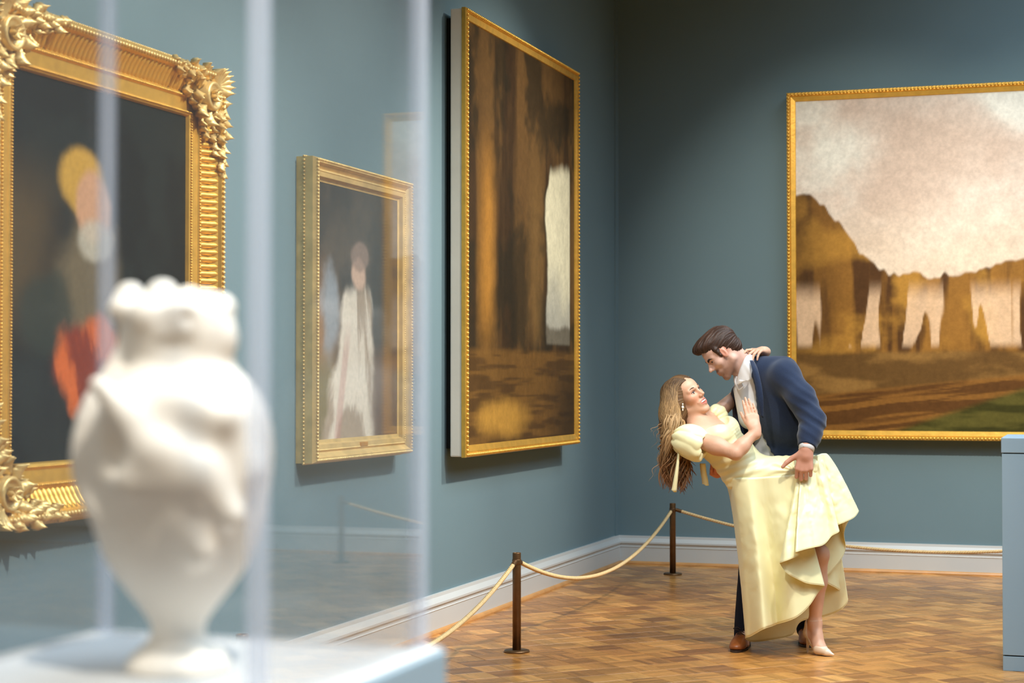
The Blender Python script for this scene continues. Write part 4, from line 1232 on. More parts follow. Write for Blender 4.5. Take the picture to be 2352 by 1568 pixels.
    J = Field(bb[0], bb[1], 0.0056)
    torso(J, 0.020)
    J.add(ell(pel + T * 0.03, (0.182, 0.140, 0.10), RTm), 0.05)
    J.add(cone(neck * 0.75 + mid * 0.25, mid, 0.080, 0.10), 0.04); J.add(cone(P(1752, 850, 0.03), P(1800, 852, -0.02), 0.076, 0.080), 0.05)
    for q, sh in ((1, Lsh), (-1, Rsh)): J.add(ell(sh - S * q * 0.03 - T * 0.01, (0.078, 0.072, 0.066), RTm), 0.05)
    J.add(cone(mid, Lsh - S * 0.02, 0.075, 0.06), 0.06); J.add(cone(mid, Rsh + S * 0.02, 0.075, 0.06), 0.06)
    chain(J, [Lsh - S * 0.01, Lsh * 0.5 + Lel * 0.5 - AW * 0.012 + RT * 0.006, Lel, Lel * 0.5 + Lwr * 0.5, Lwr - unit(Lwr - Lel) * 0.022], [0.076, 0.072, 0.064, 0.056, 0.047], 0.03)
    chain(J, [Rsh, Rel, Rwr + unit(Rel - Rwr) * 0.06], [0.074, 0.062, 0.048], 0.03)
    # hem cut and front opening showing the shirt
    big = (np.array([J.ax[i][0] for i in range(3)]), np.array([J.ax[i][-1] for i in range(3)]))
    hemc = pel - T * 0.02
    hem_pr = (big, lambda x, y, z: (x - hemc[0]) * T[0] + (y - hemc[1]) * T[1] + (z - hemc[2]) * T[2])
    cuffc = Lwr - unit(Lwr - Lel) * 0.016
    cf = unit(Lwr - Lel)
    # opening down the front, cut through to the shirt
    op = catmull([(1703, 862, 0.050), (1711, 890, 0.056), (1717, 930, 0.053), (1732, 985, 0.040), (1757, 1035, 0.034), (1785, 1085, 0.04)], 16)
    for u_, v_, r_ in op: J.sub(cone(P(u_ + 3, v_, -0.30), P(u_ - 3, v_, 0.14), r_, r_ * 0.95), 0.002)
    xx = (J.ax[0][:, None, None], J.ax[1][None, :, None], J.ax[2][None, None, :])
    tors = ((xx[0] - hemc[0]) * T[0] + (xx[1] - hemc[1]) * T[1] + (xx[2] - hemc[2]) * T[2])
    arm = np.sqrt((xx[0] - Lwr[0]) ** 2 + (xx[1] - Lwr[1]) ** 2 + (xx[2] - Lwr[2]) ** 2)
    J.f = np.where(arm > 0.11, np.maximum(J.f, -tors), J.f).astype(np.float32)
    cut = ((xx[0] - cuffc[0]) * cf[0] + (xx[1] - cuffc[1]) * cf[1] + (xx[2] - cuffc[2]) * cf[2])
    J.f = np.where(arm < 0.11, np.maximum(J.f, cut), J.f).astype(np.float32)
    V, Q = J.surf(1)
    def wr(v):
        # creases: rings of folds at the elbow and under the arm, soft drape on the body
        ta = np.clip(((v - Lsh) @ unit(Lel - Lsh)), -0.1, 0.5); dl = np.linalg.norm(v - Lel, axis=1)
        w = np.exp(-(dl / 0.11) ** 2)
        d2 = np.linalg.norm(v - (Lsh * 0.55 + Lel * 0.45), axis=1); w2 = np.exp(-(d2 / 0.12) ** 2)
        ph = v @ unit(0.75 * UPV + 0.55 * RT) * 150 + 3.0 * fbm(v[:, 0] * 9, v[:, 1] * 9, v[:, 2] * 9, 2)
        rid = 0.5 + 0.5 * np.sin(ph)
        return 0.0065 * w * (rid ** 1.5 - 0.4) + 0.0035 * w2 * (rid - 0.5) + 0.006 * (fbm(v @ S * 10, v @ T * 5, v @ N * 6, 3) - 0.5)
    V = displace(V, Q, wr)
    jacket = put('jacket', V, Q, M['navy'])
    # lapel laid along the near edge of the opening, and the far one
    sheet([[P(1722, 828, -0.11), P(1728, 850, -0.165), P(1735, 885, -0.19), P(1741, 920, -0.195), P(1748, 958, -0.180)],
           [P(1728, 828, -0.11), P(1735, 850, -0.172), P(1743, 885, -0.198), P(1747, 920, -0.200), P(1750, 958, -0.183)],
           [P(1733, 832, -0.10), P(1741, 852, -0.168), P(1749, 885, -0.196), P(1753, 920, -0.200), P(1753, 960, -0.180)]], 26, 9, 0.005, 'lapel', M['navy'], jacket)
    # trousers and shoes
    Tq = Field(np.minimum.reduce([P(1650, 1500, -0.2), P(1650, 1500, 0.6)]) * [1, 1, 0] + [-0.05, -0.1, 0.01], np.maximum.reduce([P(1910, 1030, 0.6), P(1910, 1030, -0.2)]) + 0.05, 0.008)
    Tq.add(ell(pel - UPV * 0.02, (0.165, 0.125, 0.13), RTm), 0)
    for a, b, c in ((Rhip, Rkn, Ran), (Lhip, Lkn, Lan)):
        Tq.add(cone(a, b, 0.098, 0.072), 0.03); Tq.add(cone(b, c - UPV * 0.034, 0.070, 0.053), 0.02)
    V, Q = Tq.surf(1)
    V = displace(V, Q, lambda v: 0.008 * (fbm(v[:, 0] * 14, v[:, 1] * 14, v[:, 2] * 5, 3) - 0.5))
    put('trousers', V, Q, M['trouser'])
    for an, tw in ((Ran, -0.34), (Lan, -0.14)):
        fd = unit(-AW + tw * RT); rr_ = np.cross(fd, UPV)
        hl = np.array([an[0], an[1], 0]) - fd * 0.045
        Sh = Field(hl - 0.32, hl + 0.32, 0.0042); Sh = Field(np.array([hl[0] - 0.3, hl[1] - 0.35, -0.01]), np.array([hl[0] + 0.3, hl[1] + 0.3, 0.16]), 0.0044)
        def pt(y, z, x=0.0): return hl + fd * y + rr_ * x + UPV * z
        Sh.add(ell(pt(0.05, 0.048), (0.038, 0.06, 0.046), np.array([rr_, fd, UPV])), 0)
        Sh.add(ell(pt(0.13, 0.040), (0.043, 0.085, 0.040), np.array([rr_, fd, UPV])), 0.03)
        Sh.add(ell(pt(0.205, 0.026), (0.044, 0.070, 0.030), np.array([rr_, fd, UPV])), 0.03)
        Sh.add(cone(pt(0.05, 0.06), pt(0.045, 0.105), 0.042, 0.044), 0.02)
        Sh.sub((np.array([hl - 1, hl + 1]), lambda x, y, z: z - 0.013 + 0 * x + 0 * y), 0.003)
        V, Q = Sh.surf(1)
        shoe = put('shoe', V, Q, M['leather'])
        ol = []
        for k in range(40):
            a = 2 * math.pi * k / 40; yy = 0.115 + 0.162 * math.cos(a); w_ = 0.046 * (abs(math.sin(a)) ** 0.75) * (1.0 if yy > 0.12 else 0.86)
            ol.append(pt(yy, 0, math.copysign(w_, math.sin(a))))
        ol = np.array(ol)
        Vs = np.vstack([ol, ol + UPV * 0.013]) - root
        link('sole', mesh('sole', Vs, [tuple(range(40))[::-1], tuple(range(40, 80))] + [(i, (i + 1) % 40, 40 + (i + 1) % 40, 40 + i) for i in range(40)]), shoe, M['sole'])
        for k in range(4):
            y_ = 0.085 + 0.022 * k
            V, Q = tube_np(catmull([pt(y_ + 0.02, 0.078 - 0.006 * k, -0.024), pt(y_ + 0.026, 0.0925 - 0.0065 * k, 0), pt(y_ + 0.02, 0.078 - 0.006 * k, 0.024)], 7), 0.0026, 6)
            put('lace', V, Q, M['sole'], None, shoe)
        for q in (-1, 1):
            V, Q = tube_np(catmull([pt(0.100, 0.098, 0), pt(0.108, 0.112, q * 0.022), pt(0.112, 0.104, q * 0.042), pt(0.104, 0.095, 0.0 + q * 0.01)], 12), 0.0020, 6)
            put('lace', V, Q, M['sole'], None, shoe)
build_man()

# ---------------------------------------------------------------- woman
def samp(Fd, p):
    ii = []
    for a in range(3):
        x = Fd.ax[a]; i = np.clip(np.searchsorted(x, p[:, a]), 1, len(x) - 1)
        i = i - (np.abs(p[:, a] - x[i - 1]) < np.abs(p[:, a] - x[i])); ii.append(i)
    out = np.zeros(len(p), bool)
    for a in range(3): out |= (p[:, a] < Fd.ax[a][0]) | (p[:, a] > Fd.ax[a][-1])
    return np.where(out, 0.06, Fd.f[ii[0], ii[1], ii[2]])
def gradf(Fd, p, e=0.008):
    g = np.stack([samp(Fd, p + e * d) - samp(Fd, p - e * d) for d in np.eye(3)], 1)
    return g / (np.linalg.norm(g, axis=1)[:, None] + 1e-9)
def build_woman():
    o = person('blonde woman in pale yellow satin dress dipped backwards in the man\'s arms')
    root = PF(1800, 0, -0.08); o.location = tuple(root)
    def put(name, V, Q, mat, col=None, parent=None):
        return link(name, fast_mesh(name, V - root, Q, True, col), parent if parent else o, mat)
    ho = P(1578, 917, -0.03)
    u_ = -0.52 * RT + 0.85 * UPV
    c35, s35 = math.cos(math.radians(42)), math.sin(math.radians(42))
    R = frame(c35 * (0.85 * RT + 0.52 * UPV) - s35 * AW, u_)
    nk = P(1603, 985, -0.05)                       # neck base
    Rsh, Lsh = P(1592, 1004, -0.19), P(1636, 958, 0.10)
    waist, pel = P(1683, 1046, -0.08), P(1722, 1086, -0.08)
    Rel, Rwr = P(1690, 1040, -0.31), P(1736, 990, -0.265)
    Lel, Lwr = P(1696, 905, 0.30), P(1757, 807, 0.065)
    T = unit((Rsh + Lsh) / 2 - waist); S = unit(Rsh - Lsh); N = unit(np.cross(S, T)); N = N if N @ RT > 0 else -N
    S = unit(np.cross(T, N)); S = S if S @ (Rsh - Lsh) > 0 else -S
    RTm = np.array([S, N, T])
    mid = (Rsh + Lsh) / 2
    Lhip, Lkn, Lan = P(1738, 1108, -0.02), P(1884, 1272, -0.13), PF(1872, 0.165, -0.07)
    Rhip, Rkn, Ran = P(1716, 1092, -0.11), P(1868, 1071, -0.19), P(1888, 1190, 0.02)
    c = [P(a, b, d) for a in (1490, 1960) for b in (785, 1510) for d in (-0.5, 0.4)]
    lo, hi = np.min(c, 0), np.max(c, 0); lo[2] = 0
    hb = (ho - 0.14, ho + 0.14, 0.0026)
    rh = Rwr + UPV * 0.09 - RT * 0.03; rhb = (rh - 0.115, rh + 0.115, 0.0034)
    lh = P(1728, 818, 0.00); lhb = (lh - 0.09, lh + 0.09, 0.0032)
    ft = (Lan - np.array([0.1, 0.16, 0.16]), Lan + np.array([0.14, 0.1, 0.05]), 0.005)
    F = Field(lo, hi, 0.013, (hb, rhb, lhb, ft))
    L = head(F, ho, R, True, 1.0)
    F.add(cone(L(0, -0.025, -0.03), nk, 0.048, 0.046), 0.03)
    F.add(cone(L(0, 0.015, -0.06), nk + N * 0.02, 0.030, 0.040), 0.03)
    F.add(ell(mid - T * 0.055, (0.145, 0.078, 0.11), RTm), 0.04)
    F.add(cone(nk, Rsh * 0.8 + nk * 0.2, 0.042, 0.044), 0.03); F.add(cone(nk, Lsh * 0.8 + nk * 0.2, 0.042, 0.044), 0.03)
    F.add(cone(mid - T * 0.1, waist, 0.085, 0.085), 0.04); F.add(cone(waist, pel, 0.085, 0.10), 0.04)
    F.add(cone(Lhip, Lkn, 0.078, 0.044), 0.03); F.add(cone(Lkn, Lkn * 0.6 + Lan * 0.4 + AW * 0.012, 0.042, 0.046), 0.03); F.add(cone(Lkn * 0.6 + Lan * 0.4 + AW * 0.012, Lan, 0.046, 0.031), 0.03)
    F.add(cone(Rhip, Rkn, 0.064, 0.044), 0.03); F.add(cone(Rkn, Ran, 0.042, 0.03), 0.03); F.add(cone(Ran, Ran - UPV * 0.06 + RT * 0.05, 0.028, 0.022), 0.02)
    # foot of the standing leg: heel high, instep sloping to the toe
    toe = PF(1899, 0.020, -0.165); ball = PF(1883, 0.036, -0.125); heel = PF(1859, 0.108, -0.045)
    F.add(cone(Lan, heel, 0.033, 0.026), 0.02); F.add(cone(Lan - UPV * 0.01, ball, 0.032, 0.030), 0.02); F.add(cone(heel, ball, 0.026, 0.028), 0.02); F.add(cone(ball, toe, 0.030, 0.014), 0.02)
    # arms
    F.add(cone(Rsh, Rsh * 0.45 + Rel * 0.55, 0.046, 0.044), 0.03); F.add(cone(Rsh * 0.45 + Rel * 0.55, Rel, 0.044, 0.034), 0.03)
    F.add(cone(Rel, Rel * 0.7 + Rwr * 0.3, 0.035, 0.038), 0.02); F.add(cone(Rel * 0.7 + Rwr * 0.3, Rwr, 0.038, 0.0235), 0.02)
    F.add(cone(Lsh, Lel, 0.044, 0.035), 0.03); F.add(cone(Lel, Lwr, 0.036, 0.023), 0.02)
    hand(F, Rwr, UPV - 0.22 * RT + 0.30 * AW, -AW + 0.30 * UPV + 0.25 * RT, -RT, 0.96, (0.0, 0.05, 0.05), -0.02, 0.0235, 0.30, thumb_bend=0.1)
    K2, t2 = hand(F, Lwr, -RT * 0.66 + UPV * 0.06 - AW * 0.74, UPV + 0.15 * RT, -RT, 0.92, curls=((0.15, 0.55, 0.4), (0.55, 0.65, 0.3), (0.60, 0.65, 0.3), (0.50, 0.65, 0.3)), spread=0.12, wr=0.022, thumb_out=0.5)
    V, Q = F.surf(1)
    sk = C3(214, 166, 138)
    it = [(ell(L(0, 0.105, -0.052), (0.033, 0.024, 0.0165), R), C3(190, 100, 90), 0.005, 0.85),
          (ell(L(0.042, 0.075, -0.012), 0.026), C3(216, 138, 108), 0.04, 0.6), (ell(L(-0.042, 0.075, -0.012), 0.026), C3(216, 138, 108), 0.04, 0.6),
          (ell(L(0.031, 0.085, 0.024), (0.02, 0.02, 0.012), R), C3(176, 120, 96), 0.015, 0.6), (ell(L(-0.031, 0.085, 0.024), (0.02, 0.02, 0.012), R), C3(176, 120, 96), 0.015, 0.6)]
    put('body', V, Q, M['skin_f'], paint(V, sk, it))
    fb = o
    face_bits(fb, lambda x, y, z: L(x, y, z) - root, R, M['brow_f'], True)
    V, Q = blob(L(0, 0.0868, -0.0490), 0.95 * np.array([0.0300, 0.0125, 0.0074]), R)
    put('teeth', V, Q, M['tooth'], None, fb)

    # ---------------- hair: cap plus long wavy locks that hang free
    c = [P(a, b, d) for a in (1500, 1620) for b in (850, 1120) for d in (-0.2, 0.16)]
    H = Field(np.min(c, 0), np.max(c, 0), 0.0040)
    H.add(ell(L(0, -0.020, 0.056), (0.083, 0.100, 0.086), R), 0)
    H.add(ell(L(0, -0.040, -0.010), (0.080, 0.075, 0.075), R), 0.04)
    for a, b, d, r in ((1548, 935, -0.03, 0.088), (1543, 965, -0.03, 0.082), (1544, 1000, -0.04, 0.070), (1549, 1035, -0.05, 0.056), (1554, 1065, -0.05, 0.040), (1558, 1090, -0.05, 0.024)):
        H.add(ell(P(a, b, d), (r * 0.78, r, r * 1.05), np.array([RT, AW, UPV])), 0.05)
    H.sub(ell(L(0, 0.094, -0.045), (0.100, 0.098, 0.126), R), 0.006)
    V, Q = H.surf(2)
    lx = (V - ho) @ R.T
    ang = np.arctan2(lx[:, 0], lx[:, 2])
    low = np.clip((P(1540, 940, 0)[2] - V[:, 2]) / 0.08, 0, 1)
    st1 = fbm(ang * 30, lx[:, 1] * 10, 2.0, 3)
    hx_ = V @ RT; hy_ = V @ AW; hz2 = V[:, 2]
    st2 = fbm((hx_ + 0.012 * np.sin(hz2 * 55)) * 75, (hy_ + 0.012 * np.cos(hz2 * 55)) * 75, hz2 * 7, 3)
    st = st1 * (1 - low) + st2 * low
    V = displace(V, Q, lambda v: (0.006 + 0.018 * low) * (st - 0.5))
    m = np.clip(0.2 + 1.3 * (st - 0.3), 0, 1)[:, None]
    hair = put('hair', V, Q, M['hair'], C3(76, 54, 36) * (1 - m) + C3(130, 98, 64) * m)
    rg = np.random.default_rng(11)
    LV, LQ, LC = [], [], []; base = 0
    NL = 760
    for k in range(NL):
        near = rg.random()
        side = 1 if near < 0.62 else -1                       # her right side faces the lens
        a = rg.uniform(0.0, 1.0)
        # start along the parting, run round the head, then fall straight down
        py = 0.078 - 0.15 * a
        r0 = 0.004
        s0 = L(side * 0.006, py, 0.140 - 0.9 * (py + 0.01) ** 2 * 6.5)
        s1 = L(side * 0.062, py * 0.86 - 0.016, 0.118 - 3.0 * (py + 0.01) ** 2)
        s2 = L(side * (0.086 + rg.uniform(0, 0.008)), py * 0.55 - 0.034 + 0.020 * rg.random(), 0.050)
        s3 = L(side * (0.098 + rg.uniform(0, 0.016)), py * 0.3 - 0.066 + 0.022 * rg.random(), -0.010)
        eu = 1522 + 58 * rg.beta(1.2, 1.2) + (0 if side > 0 else 3); ev = rg.uniform(1020, 1136) - 0.4 * abs(eu - 1556)
        ed = -0.03 - side * (0.09 * rg.random() ** 0.5 + 0.035)
        e0 = P(eu + rg.uniform(-8, 8), ev, ed)
        m1 = P(0.55 * eu + 0.45 * 1542, 985 + rg.uniform(-15, 10), ed - 0.01 * side)
        m2 = P(0.8 * eu + 0.2 * 1545, 0.5 * 1000 + 0.5 * ev, ed)
        pts = catmull([s0, s1, s2, s3, m1, m2, e0], 46)
        t = np.linspace(0, 1, 46)
        ph = rg.uniform(0, 6.28) if rg.random() < 0.35 else (0.8 * side + eu * 0.06)
        amp = 0.030 * np.clip((t - 0.42) / 0.3, 0, 1)
        wv = np.sin(ph + t * (15 + rg.uniform(-1.5, 1.5))); wv2 = np.cos(ph + t * 15)
        pts = pts + (amp * wv)[:, None] * RT + (0.7 * amp * wv2)[:, None] * AW
        for _ in range(5):
            fv = samp(H, pts); g = gradf(H, pts)
            push = np.clip(0.004 - fv, 0, 0.02) * (t > 0.02)
            pts = pts + g * push[:, None]
        for _ in range(3): pts[1:-1] = 0.25 * pts[:-2] + 0.5 * pts[1:-1] + 0.25 * pts[2:]
        rad = (0.0026 + 0.0022 * rg.random() + 0.0042 * np.clip((t - 0.3) * 2.2, 0, 1)) * np.clip(t * 8 + 0.25, 0, 1) * np.clip((1 - t) * 2.6 + 0.03, 0, 1) ** 0.55
        V, Q = tube_np(pts, rad, 7, 0.42, ref=RT)
        tone = rg.uniform(-0.25, 0.35)
        tt = np.repeat(t, 7)
        roots, mids, ends = C3(84, 63, 44), C3(166, 134, 94), C3(134, 92, 60)
        w1 = np.clip((tt - 0.10) / 0.4 + tone * 0.5, 0, 1)[:, None]; w2 = np.clip((tt - 0.72) / 0.28, 0, 1)[:, None]
        col = (roots * (1 - w1) + mids * w1); col = col * (1 - w2) + ends * w2
        col = col * (1 + tone)
        LV.append(V); LQ.append(Q + base); LC.append(col); base += len(V)
    put('long_locks', np.vstack(LV), np.vstack(LQ), M['hair'], np.vstack(LC), hair)
    LV, LQ, LC = [], [], []; base = 0
    for k in range(46):                                       # fine flyaway ends
        eu = rg.uniform(1500, 1588); b_ = P(min(max(eu, 1522), 1575), rg.uniform(960, 1060), -0.05 + rg.uniform(-0.08, 0.08))
        e0 = b_ + RT * (eu - min(max(eu, 1526), 1572)) / 432 + UPV * -rg.uniform(0.04, 0.16) + RT * rg.uniform(-0.02, 0.02)
        t = np.linspace(0, 1, 20)
        pts = catmull([b_, b_ * 0.5 + e0 * 0.5 + RT * rg.uniform(-0.02, 0.02), e0], 20) + 0.008 * np.sin(t * 12 + k)[:, None] * RT
        V, Q = tube_np(pts, 0.0016 * (1.1 - t), 5)
        LV.append(V); LQ.append(Q + base); base += len(V); LC.append(np.tile(C3(190, 150, 104), (len(V), 1)))
    put('loose_strands', np.vstack(LV), np.vstack(LQ), M['hair'], np.vstack(LC), hair)
    # earring: pearl on a drop
    e_ = P(1568, 928, -0.120)
    V, Q = blob(e_ - UPV * 0.016, (0.007, 0.007, 0.009)); er = put('earring', V, Q, M['pearl'])
    V, Q = blob(e_, (0.004, 0.004, 0.005)); put('stud', V, Q, M['pearl'], None, er)
    V, Q = blob(e_ - UPV * 0.030, (0.004, 0.004, 0.006)); put('drop', V, Q, M['pearl'], None, er)
    # ring on the hand at his neck
    k0 = K2[2]; dd = unit(t2[2] - k0)
    ring = []
    a1 = unit(np.cross(dd, UPV)); a2 = np.cross(dd, a1)
    V, Q = tube_np([k0 + dd * 0.015 + 0.0098 * (math.cos(q) * a1 + math.sin(q) * a2) for q in np.linspace(0, 2 * math.pi, 25)], 0.0014, 6)
    put('ring', V, Q, M['silver'])

    # ---------------- dress: bodice and hip drape as one fitted piece
    c = [P(a, b, d) for a in (1560, 1930) for b in (930, 1170) for d in (-0.42, 0.28)]
    D = Field(np.min(c, 0), np.max(c, 0), 0.0056)
    D.add(ell(mid - T * 0.085 + N * 0.004, (0.150, 0.092, 0.110), RTm), 0)
    for q in (-1, 1): D.add(ell(mid - T * 0.095 + S * q * 0.066 + N * 0.070, (0.066, 0.056, 0.064), RTm), 0.03)
    D.add(cone(mid - T * 0.13, waist, 0.108, 0.098), 0.05)
    D.add(ell(waist, (0.118, 0.095, 0.10), RTm), 0.04)
    D.add(cone(waist, pel, 0.104, 0.108), 0.05)
    D.add(ell(P(1708, 1088, -0.06), 0.084), 0.05)
    D.add(cone(P(1704, 1090, -0.12), Rkn, 0.094, 0.060), 0.05)
    D.add(cone(P(1722, 1094, -0.12), P(1830, 1092, -0.18), 0.076, 0.062), 0.05)
    # neckline: cut above a line across the bust
    nc = unit(T * 0.93 + N * 0.40); pc = mid - T * 0.036 + N * 0.078
    big = (np.array([D.ax[i][0] for i in range(3)]), np.array([D.ax[i][-1] for i in range(3)]))
    D.sub((big, lambda x, y, z: -((x - pc[0]) * nc[0] + (y - pc[1]) * nc[1] + (z - pc[2]) * nc[2])), 0.004)
    D.sub(ell(mid - T * 0.03 + N * 0.10, (0.085, 0.05, 0.055), RTm), 0.006)
    V, Q = D.surf(1)
    hp = P(1828, 1082, -0.28)
    def wr(v):
        q = v - hp; d = np.linalg.norm(q, axis=1)
        an_ = np.arctan2(q @ UPV, -(q @ RT))
        pull = np.exp(-(d / 0.16) ** 2) * np.sin(an_ * 16 + 3 * fbm(v[:, 0] * 8, v[:, 1] * 8, v[:, 2] * 8, 2))
        q2 = v - P(1690, 1088, -0.2); d2 = np.linalg.norm(q2, axis=1)
        al = v @ unit(UPV * 0.9 - RT * 0.35)
        drape = np.exp(-(d2 / 0.17) ** 2) * np.sin(al * 150 + 5 * fbm(v[:, 0] * 6, v[:, 1] * 6, v[:, 2] * 6, 2))
        q3 = v - (mid - T * 0.15 + N * 0.09); ru = np.exp(-(np.linalg.norm(q3, axis=1) / 0.06) ** 2) * np.sin(v @ T * 420)
        return 0.0035 * pull + 0.0028 * drape + 0.002 * ru + 0.004 * (fbm(v[:, 0] * 16, v[:, 1] * 16, v[:, 2] * 16, 2) - 0.5)
    V = displace(V, Q, wr)
    dress = put('dress', V, Q, M['satin'])
    # puffed sleeves
    for nm, c_, el_, rr_ in (('near', P(1592, 1012, -0.205), Rel, (0.108, 0.082, 0.080)), ('far', P(1648, 953, 0.10), Lel, (0.070, 0.062, 0.058))):
        ax = unit(el_ - c_); Rs = frame(unit(np.cross(ax, UPV)), ax)       # third axis runs down the arm
        lo_, hi_ = c_ - 0.16, c_ + 0.16
        B = Field(lo_, hi_, 0.0046)
        sh = Rsh if nm == 'near' else Lsh
        B.add(ell(c_ - ax * 0.004, (rr_[1], rr_[2], rr_[0] * 0.80), Rs), 0)
        if nm == 'near':
            B.add(ell(c_ - ax * 0.045 - UPV * 0.01, (0.074, 0.074, 0.070), Rs), 0.03)
            B.add(ell(c_ + UPV * -0.035 + ax * 0.02 - AW * 0.01, (0.066, 0.056, 0.075), Rs), 0.04)
        e1 = c_ + ax * rr_[0] * 0.66
        B.sub(((lo_, hi_), lambda x, y, z: -((x - e1[0]) * ax[0] + (y - e1[1]) * ax[1] + (z - e1[2]) * ax[2])), 0.006)
        B.sub(cone(e1 - ax * 0.03, e1 + ax * 0.06, 0.046, 0.060), 0.004)
        V, Q = B.surf(1)
        rad = (V - c_) @ Rs[0]; rad2 = (V - c_) @ Rs[1]; al = (V - c_) @ ax; an_ = np.arctan2(rad, rad2)
        V = displace(V, Q, lambda v: (0.0075 * np.abs(np.sin(an_ * 4 + 2.5 * fbm(v[:, 0] * 14, v[:, 1] * 14, v[:, 2] * 14, 2))) - 0.004) * (0.35 + np.clip(np.abs(al) / rr_[0], 0, 1)))
        put('puff_sleeve', V, Q, M['satin'], None, dress)
    # red lining seen at the neckline
    V, Q = tube_np(catmull([P(1672, 962, -0.02), P(1676, 967, -0.03), P(1677, 972, -0.04)], 8), 0.004, 6)
    put('lining', V, Q, M['red'], None, dress)
    # ribbon ties hanging at the back
    for pts, w_ in (([(1559, 1040, -0.21), (1556, 1070, -0.22), (1552, 1100, -0.22), (1548, 1130, -0.21)], 0.0135), ([(1614, 1064, -0.10), (1616, 1085, -0.10), (1619, 1100, -0.10), (1621, 1115, -0.10)], 0.0165)):
        cpt = catmull([P(*q) for q in pts], 14)
        wv = np.linspace(0.35 if w_ < 0.015 else 0.9, 1.0, 14) * w_
        A = np.stack([cpt - RT * wv[:, None] + AW * 0.004, cpt + AW * -0.003, cpt + RT * wv[:, None] + AW * 0.004], 1)
        A[-1, 0] += UPV * 0.012
        i = np.arange(13)[:, None] * 3 + np.arange(2)[None, :]
        Qd = np.stack([i, i + 1, i + 4, i + 3], -1).reshape(-1, 4)
        rb = put('ribbon', A.reshape(-1, 3), Qd, M['satin'], None, dress)
        md = rb.modifiers.new('thickness', 'SOLIDIFY'); md.thickness = 0.0015
    # ---------------- skirt: meridians from the hip line to a ruffled high-low hem
    # (hem u, v, depth, top u, v, depth, sideways ease)
    K = [(1713, 1463, -0.02, 1660, 1098, 0.00, 0.55), (1724, 1461, -0.17, 1670, 1096, -0.11, 0.58), (1755, 1443, -0.29, 1708, 1096, -0.205, 0.7), (1776, 1436, -0.205, 1742, 1096, -0.235, 0.9), (1796, 1429, -0.225, 1766, 1094, -0.25, 0.9),
         (1829, 1417, -0.315, 1800, 1092, -0.262, 1), (1858, 1391, -0.285, 1822, 1090, -0.268, 1), (1879, 1360, -0.25, 1829, 1090, -0.270, 1), (1893, 1345, -0.235, 1833, 1091, -0.272, 1.1),
         (1888, 1343, -0.275, 1834, 1092, -0.274, 1.1), (1846, 1337, -0.340, 1834, 1092, -0.276, 1), (1808, 1314, -0.355, 1834, 1092, -0.280, 1), (1791, 1294, -0.360, 1834, 1091, -0.284, 1), (1797, 1290, -0.392, 1836, 1089, -0.288, 1),
         (1833, 1275, -0.405, 1840, 1082, -0.288, 1), (1827, 1268, -0.432, 1842, 1079, -0.287, 1), (1838, 1264, -0.440, 1845, 1075, -0.285, 1), (1870, 1256, -0.40, 1854, 1064, -0.276, 1), (1893, 1249, -0.365, 1862, 1054, -0.262, 1), (1909, 1231, -0.345, 1874, 1046, -0.24, 1), (1928, 1219, -0.315, 1882, 1043, -0.215, 1),
         (1919, 1208, -0.24, 1888, 1041, -0.20, 0.95), (1938, 1199, -0.21, 1892, 1041, -0.185, 0.9), (1961, 1188, -0.19, 1896, 1041, -0.17, 0.85), (1972, 1172, -0.10, 1899, 1042, -0.15, 0.8), (1952, 1190, -0.02, 1899, 1044, -0.13, 0.85),
         (1939, 1222, 0.02, 1897, 1047, -0.12, 0.8), (1941, 1258, 0.06, 1893, 1052, -0.11, 0.7), (1929, 1288, 0.04, 1888, 1058, -0.10, 0.7), (1893, 1330, -0.01, 1880, 1066, -0.10, 0.8), (1897, 1336, 0.05, 1876, 1070, -0.10, 0.8), (1920, 1350, 0.09, 1872, 1076, -0.09, 0.6), (1947, 1375, 0.12, 1866, 1086, -0.08, 0.5),
         (1930, 1400, 0.15, 1850, 1092, -0.06, 0.6), (1887, 1417, 0.15, 1820, 1098, -0.02, 0.8), (1840, 1426, 0.14, 1780, 1100, 0.02, 0.8), (1818, 1458, 0.10, 1742, 1104, 0.05, 0.7), (1776, 1467, 0.10, 1700, 1108, 0.06, 0.6), (1728, 1474, 0.06, 1668, 1106, 0.04, 0.42)]
    NM, NT = 420, 64
    hem = catmull([P(q[0], q[1], q[2]) for q in K], NM, True); top = catmull([P(q[3], q[4], q[5]) for q in K], NM, True)
    # front of the waistline lies on the fitted hip piece
    front = np.interp(np.arange(NM), np.arange(len(K)) * NM / len(K), [1.0 if q[5] < -0.1 else 0.0 for q in K]) > 0.5
    ss = np.arange(-0.2, 0.2, 0.002)
    for i_ in np.nonzero(front)[0]:
        ln = top[i_] + ss[:, None] * AW
        hit_ = np.nonzero(samp(D, ln) < 0)[0]
        if len(hit_): top[i_] = ln[hit_[0]] - AW * 0.004
    k_ = np.ones(9) / 9
    sm_ = np.stack([np.convolve(np.concatenate([top[-4:, a], top[:, a], top[:4, a]]), k_, 'valid') for a in range(3)], 1)
    top = sm_
    ease = catmull([(q[6], 0, 0) for q in K], NM, True)[:, 0]
    t = np.linspace(0, 1, NT)
    dlt = hem - top
    hz_ = dlt * np.array([1, 1, 0]); vz = dlt * np.array([0, 0, 1])
    # cloth falls: sideways travel eased per meridian, height linear
    A = top[:, None, :] + hz_[:, None, :] * (t[None, :, None] ** ease[:, None, None]) + vz[:, None, :] * t[None, :, None]
    # small pull wrinkles over the thigh side and soft flutes
    ths = np.arange(NM)[:, None] / NM * len(K); 
    out = unit(-AW - 0.3 * RT)
    fl = 0.016 * np.sin(ths * 2.9 + 2 * vnoise(ths * 0.7, t[None, :] * 3)) * t[None, :] ** 0.7
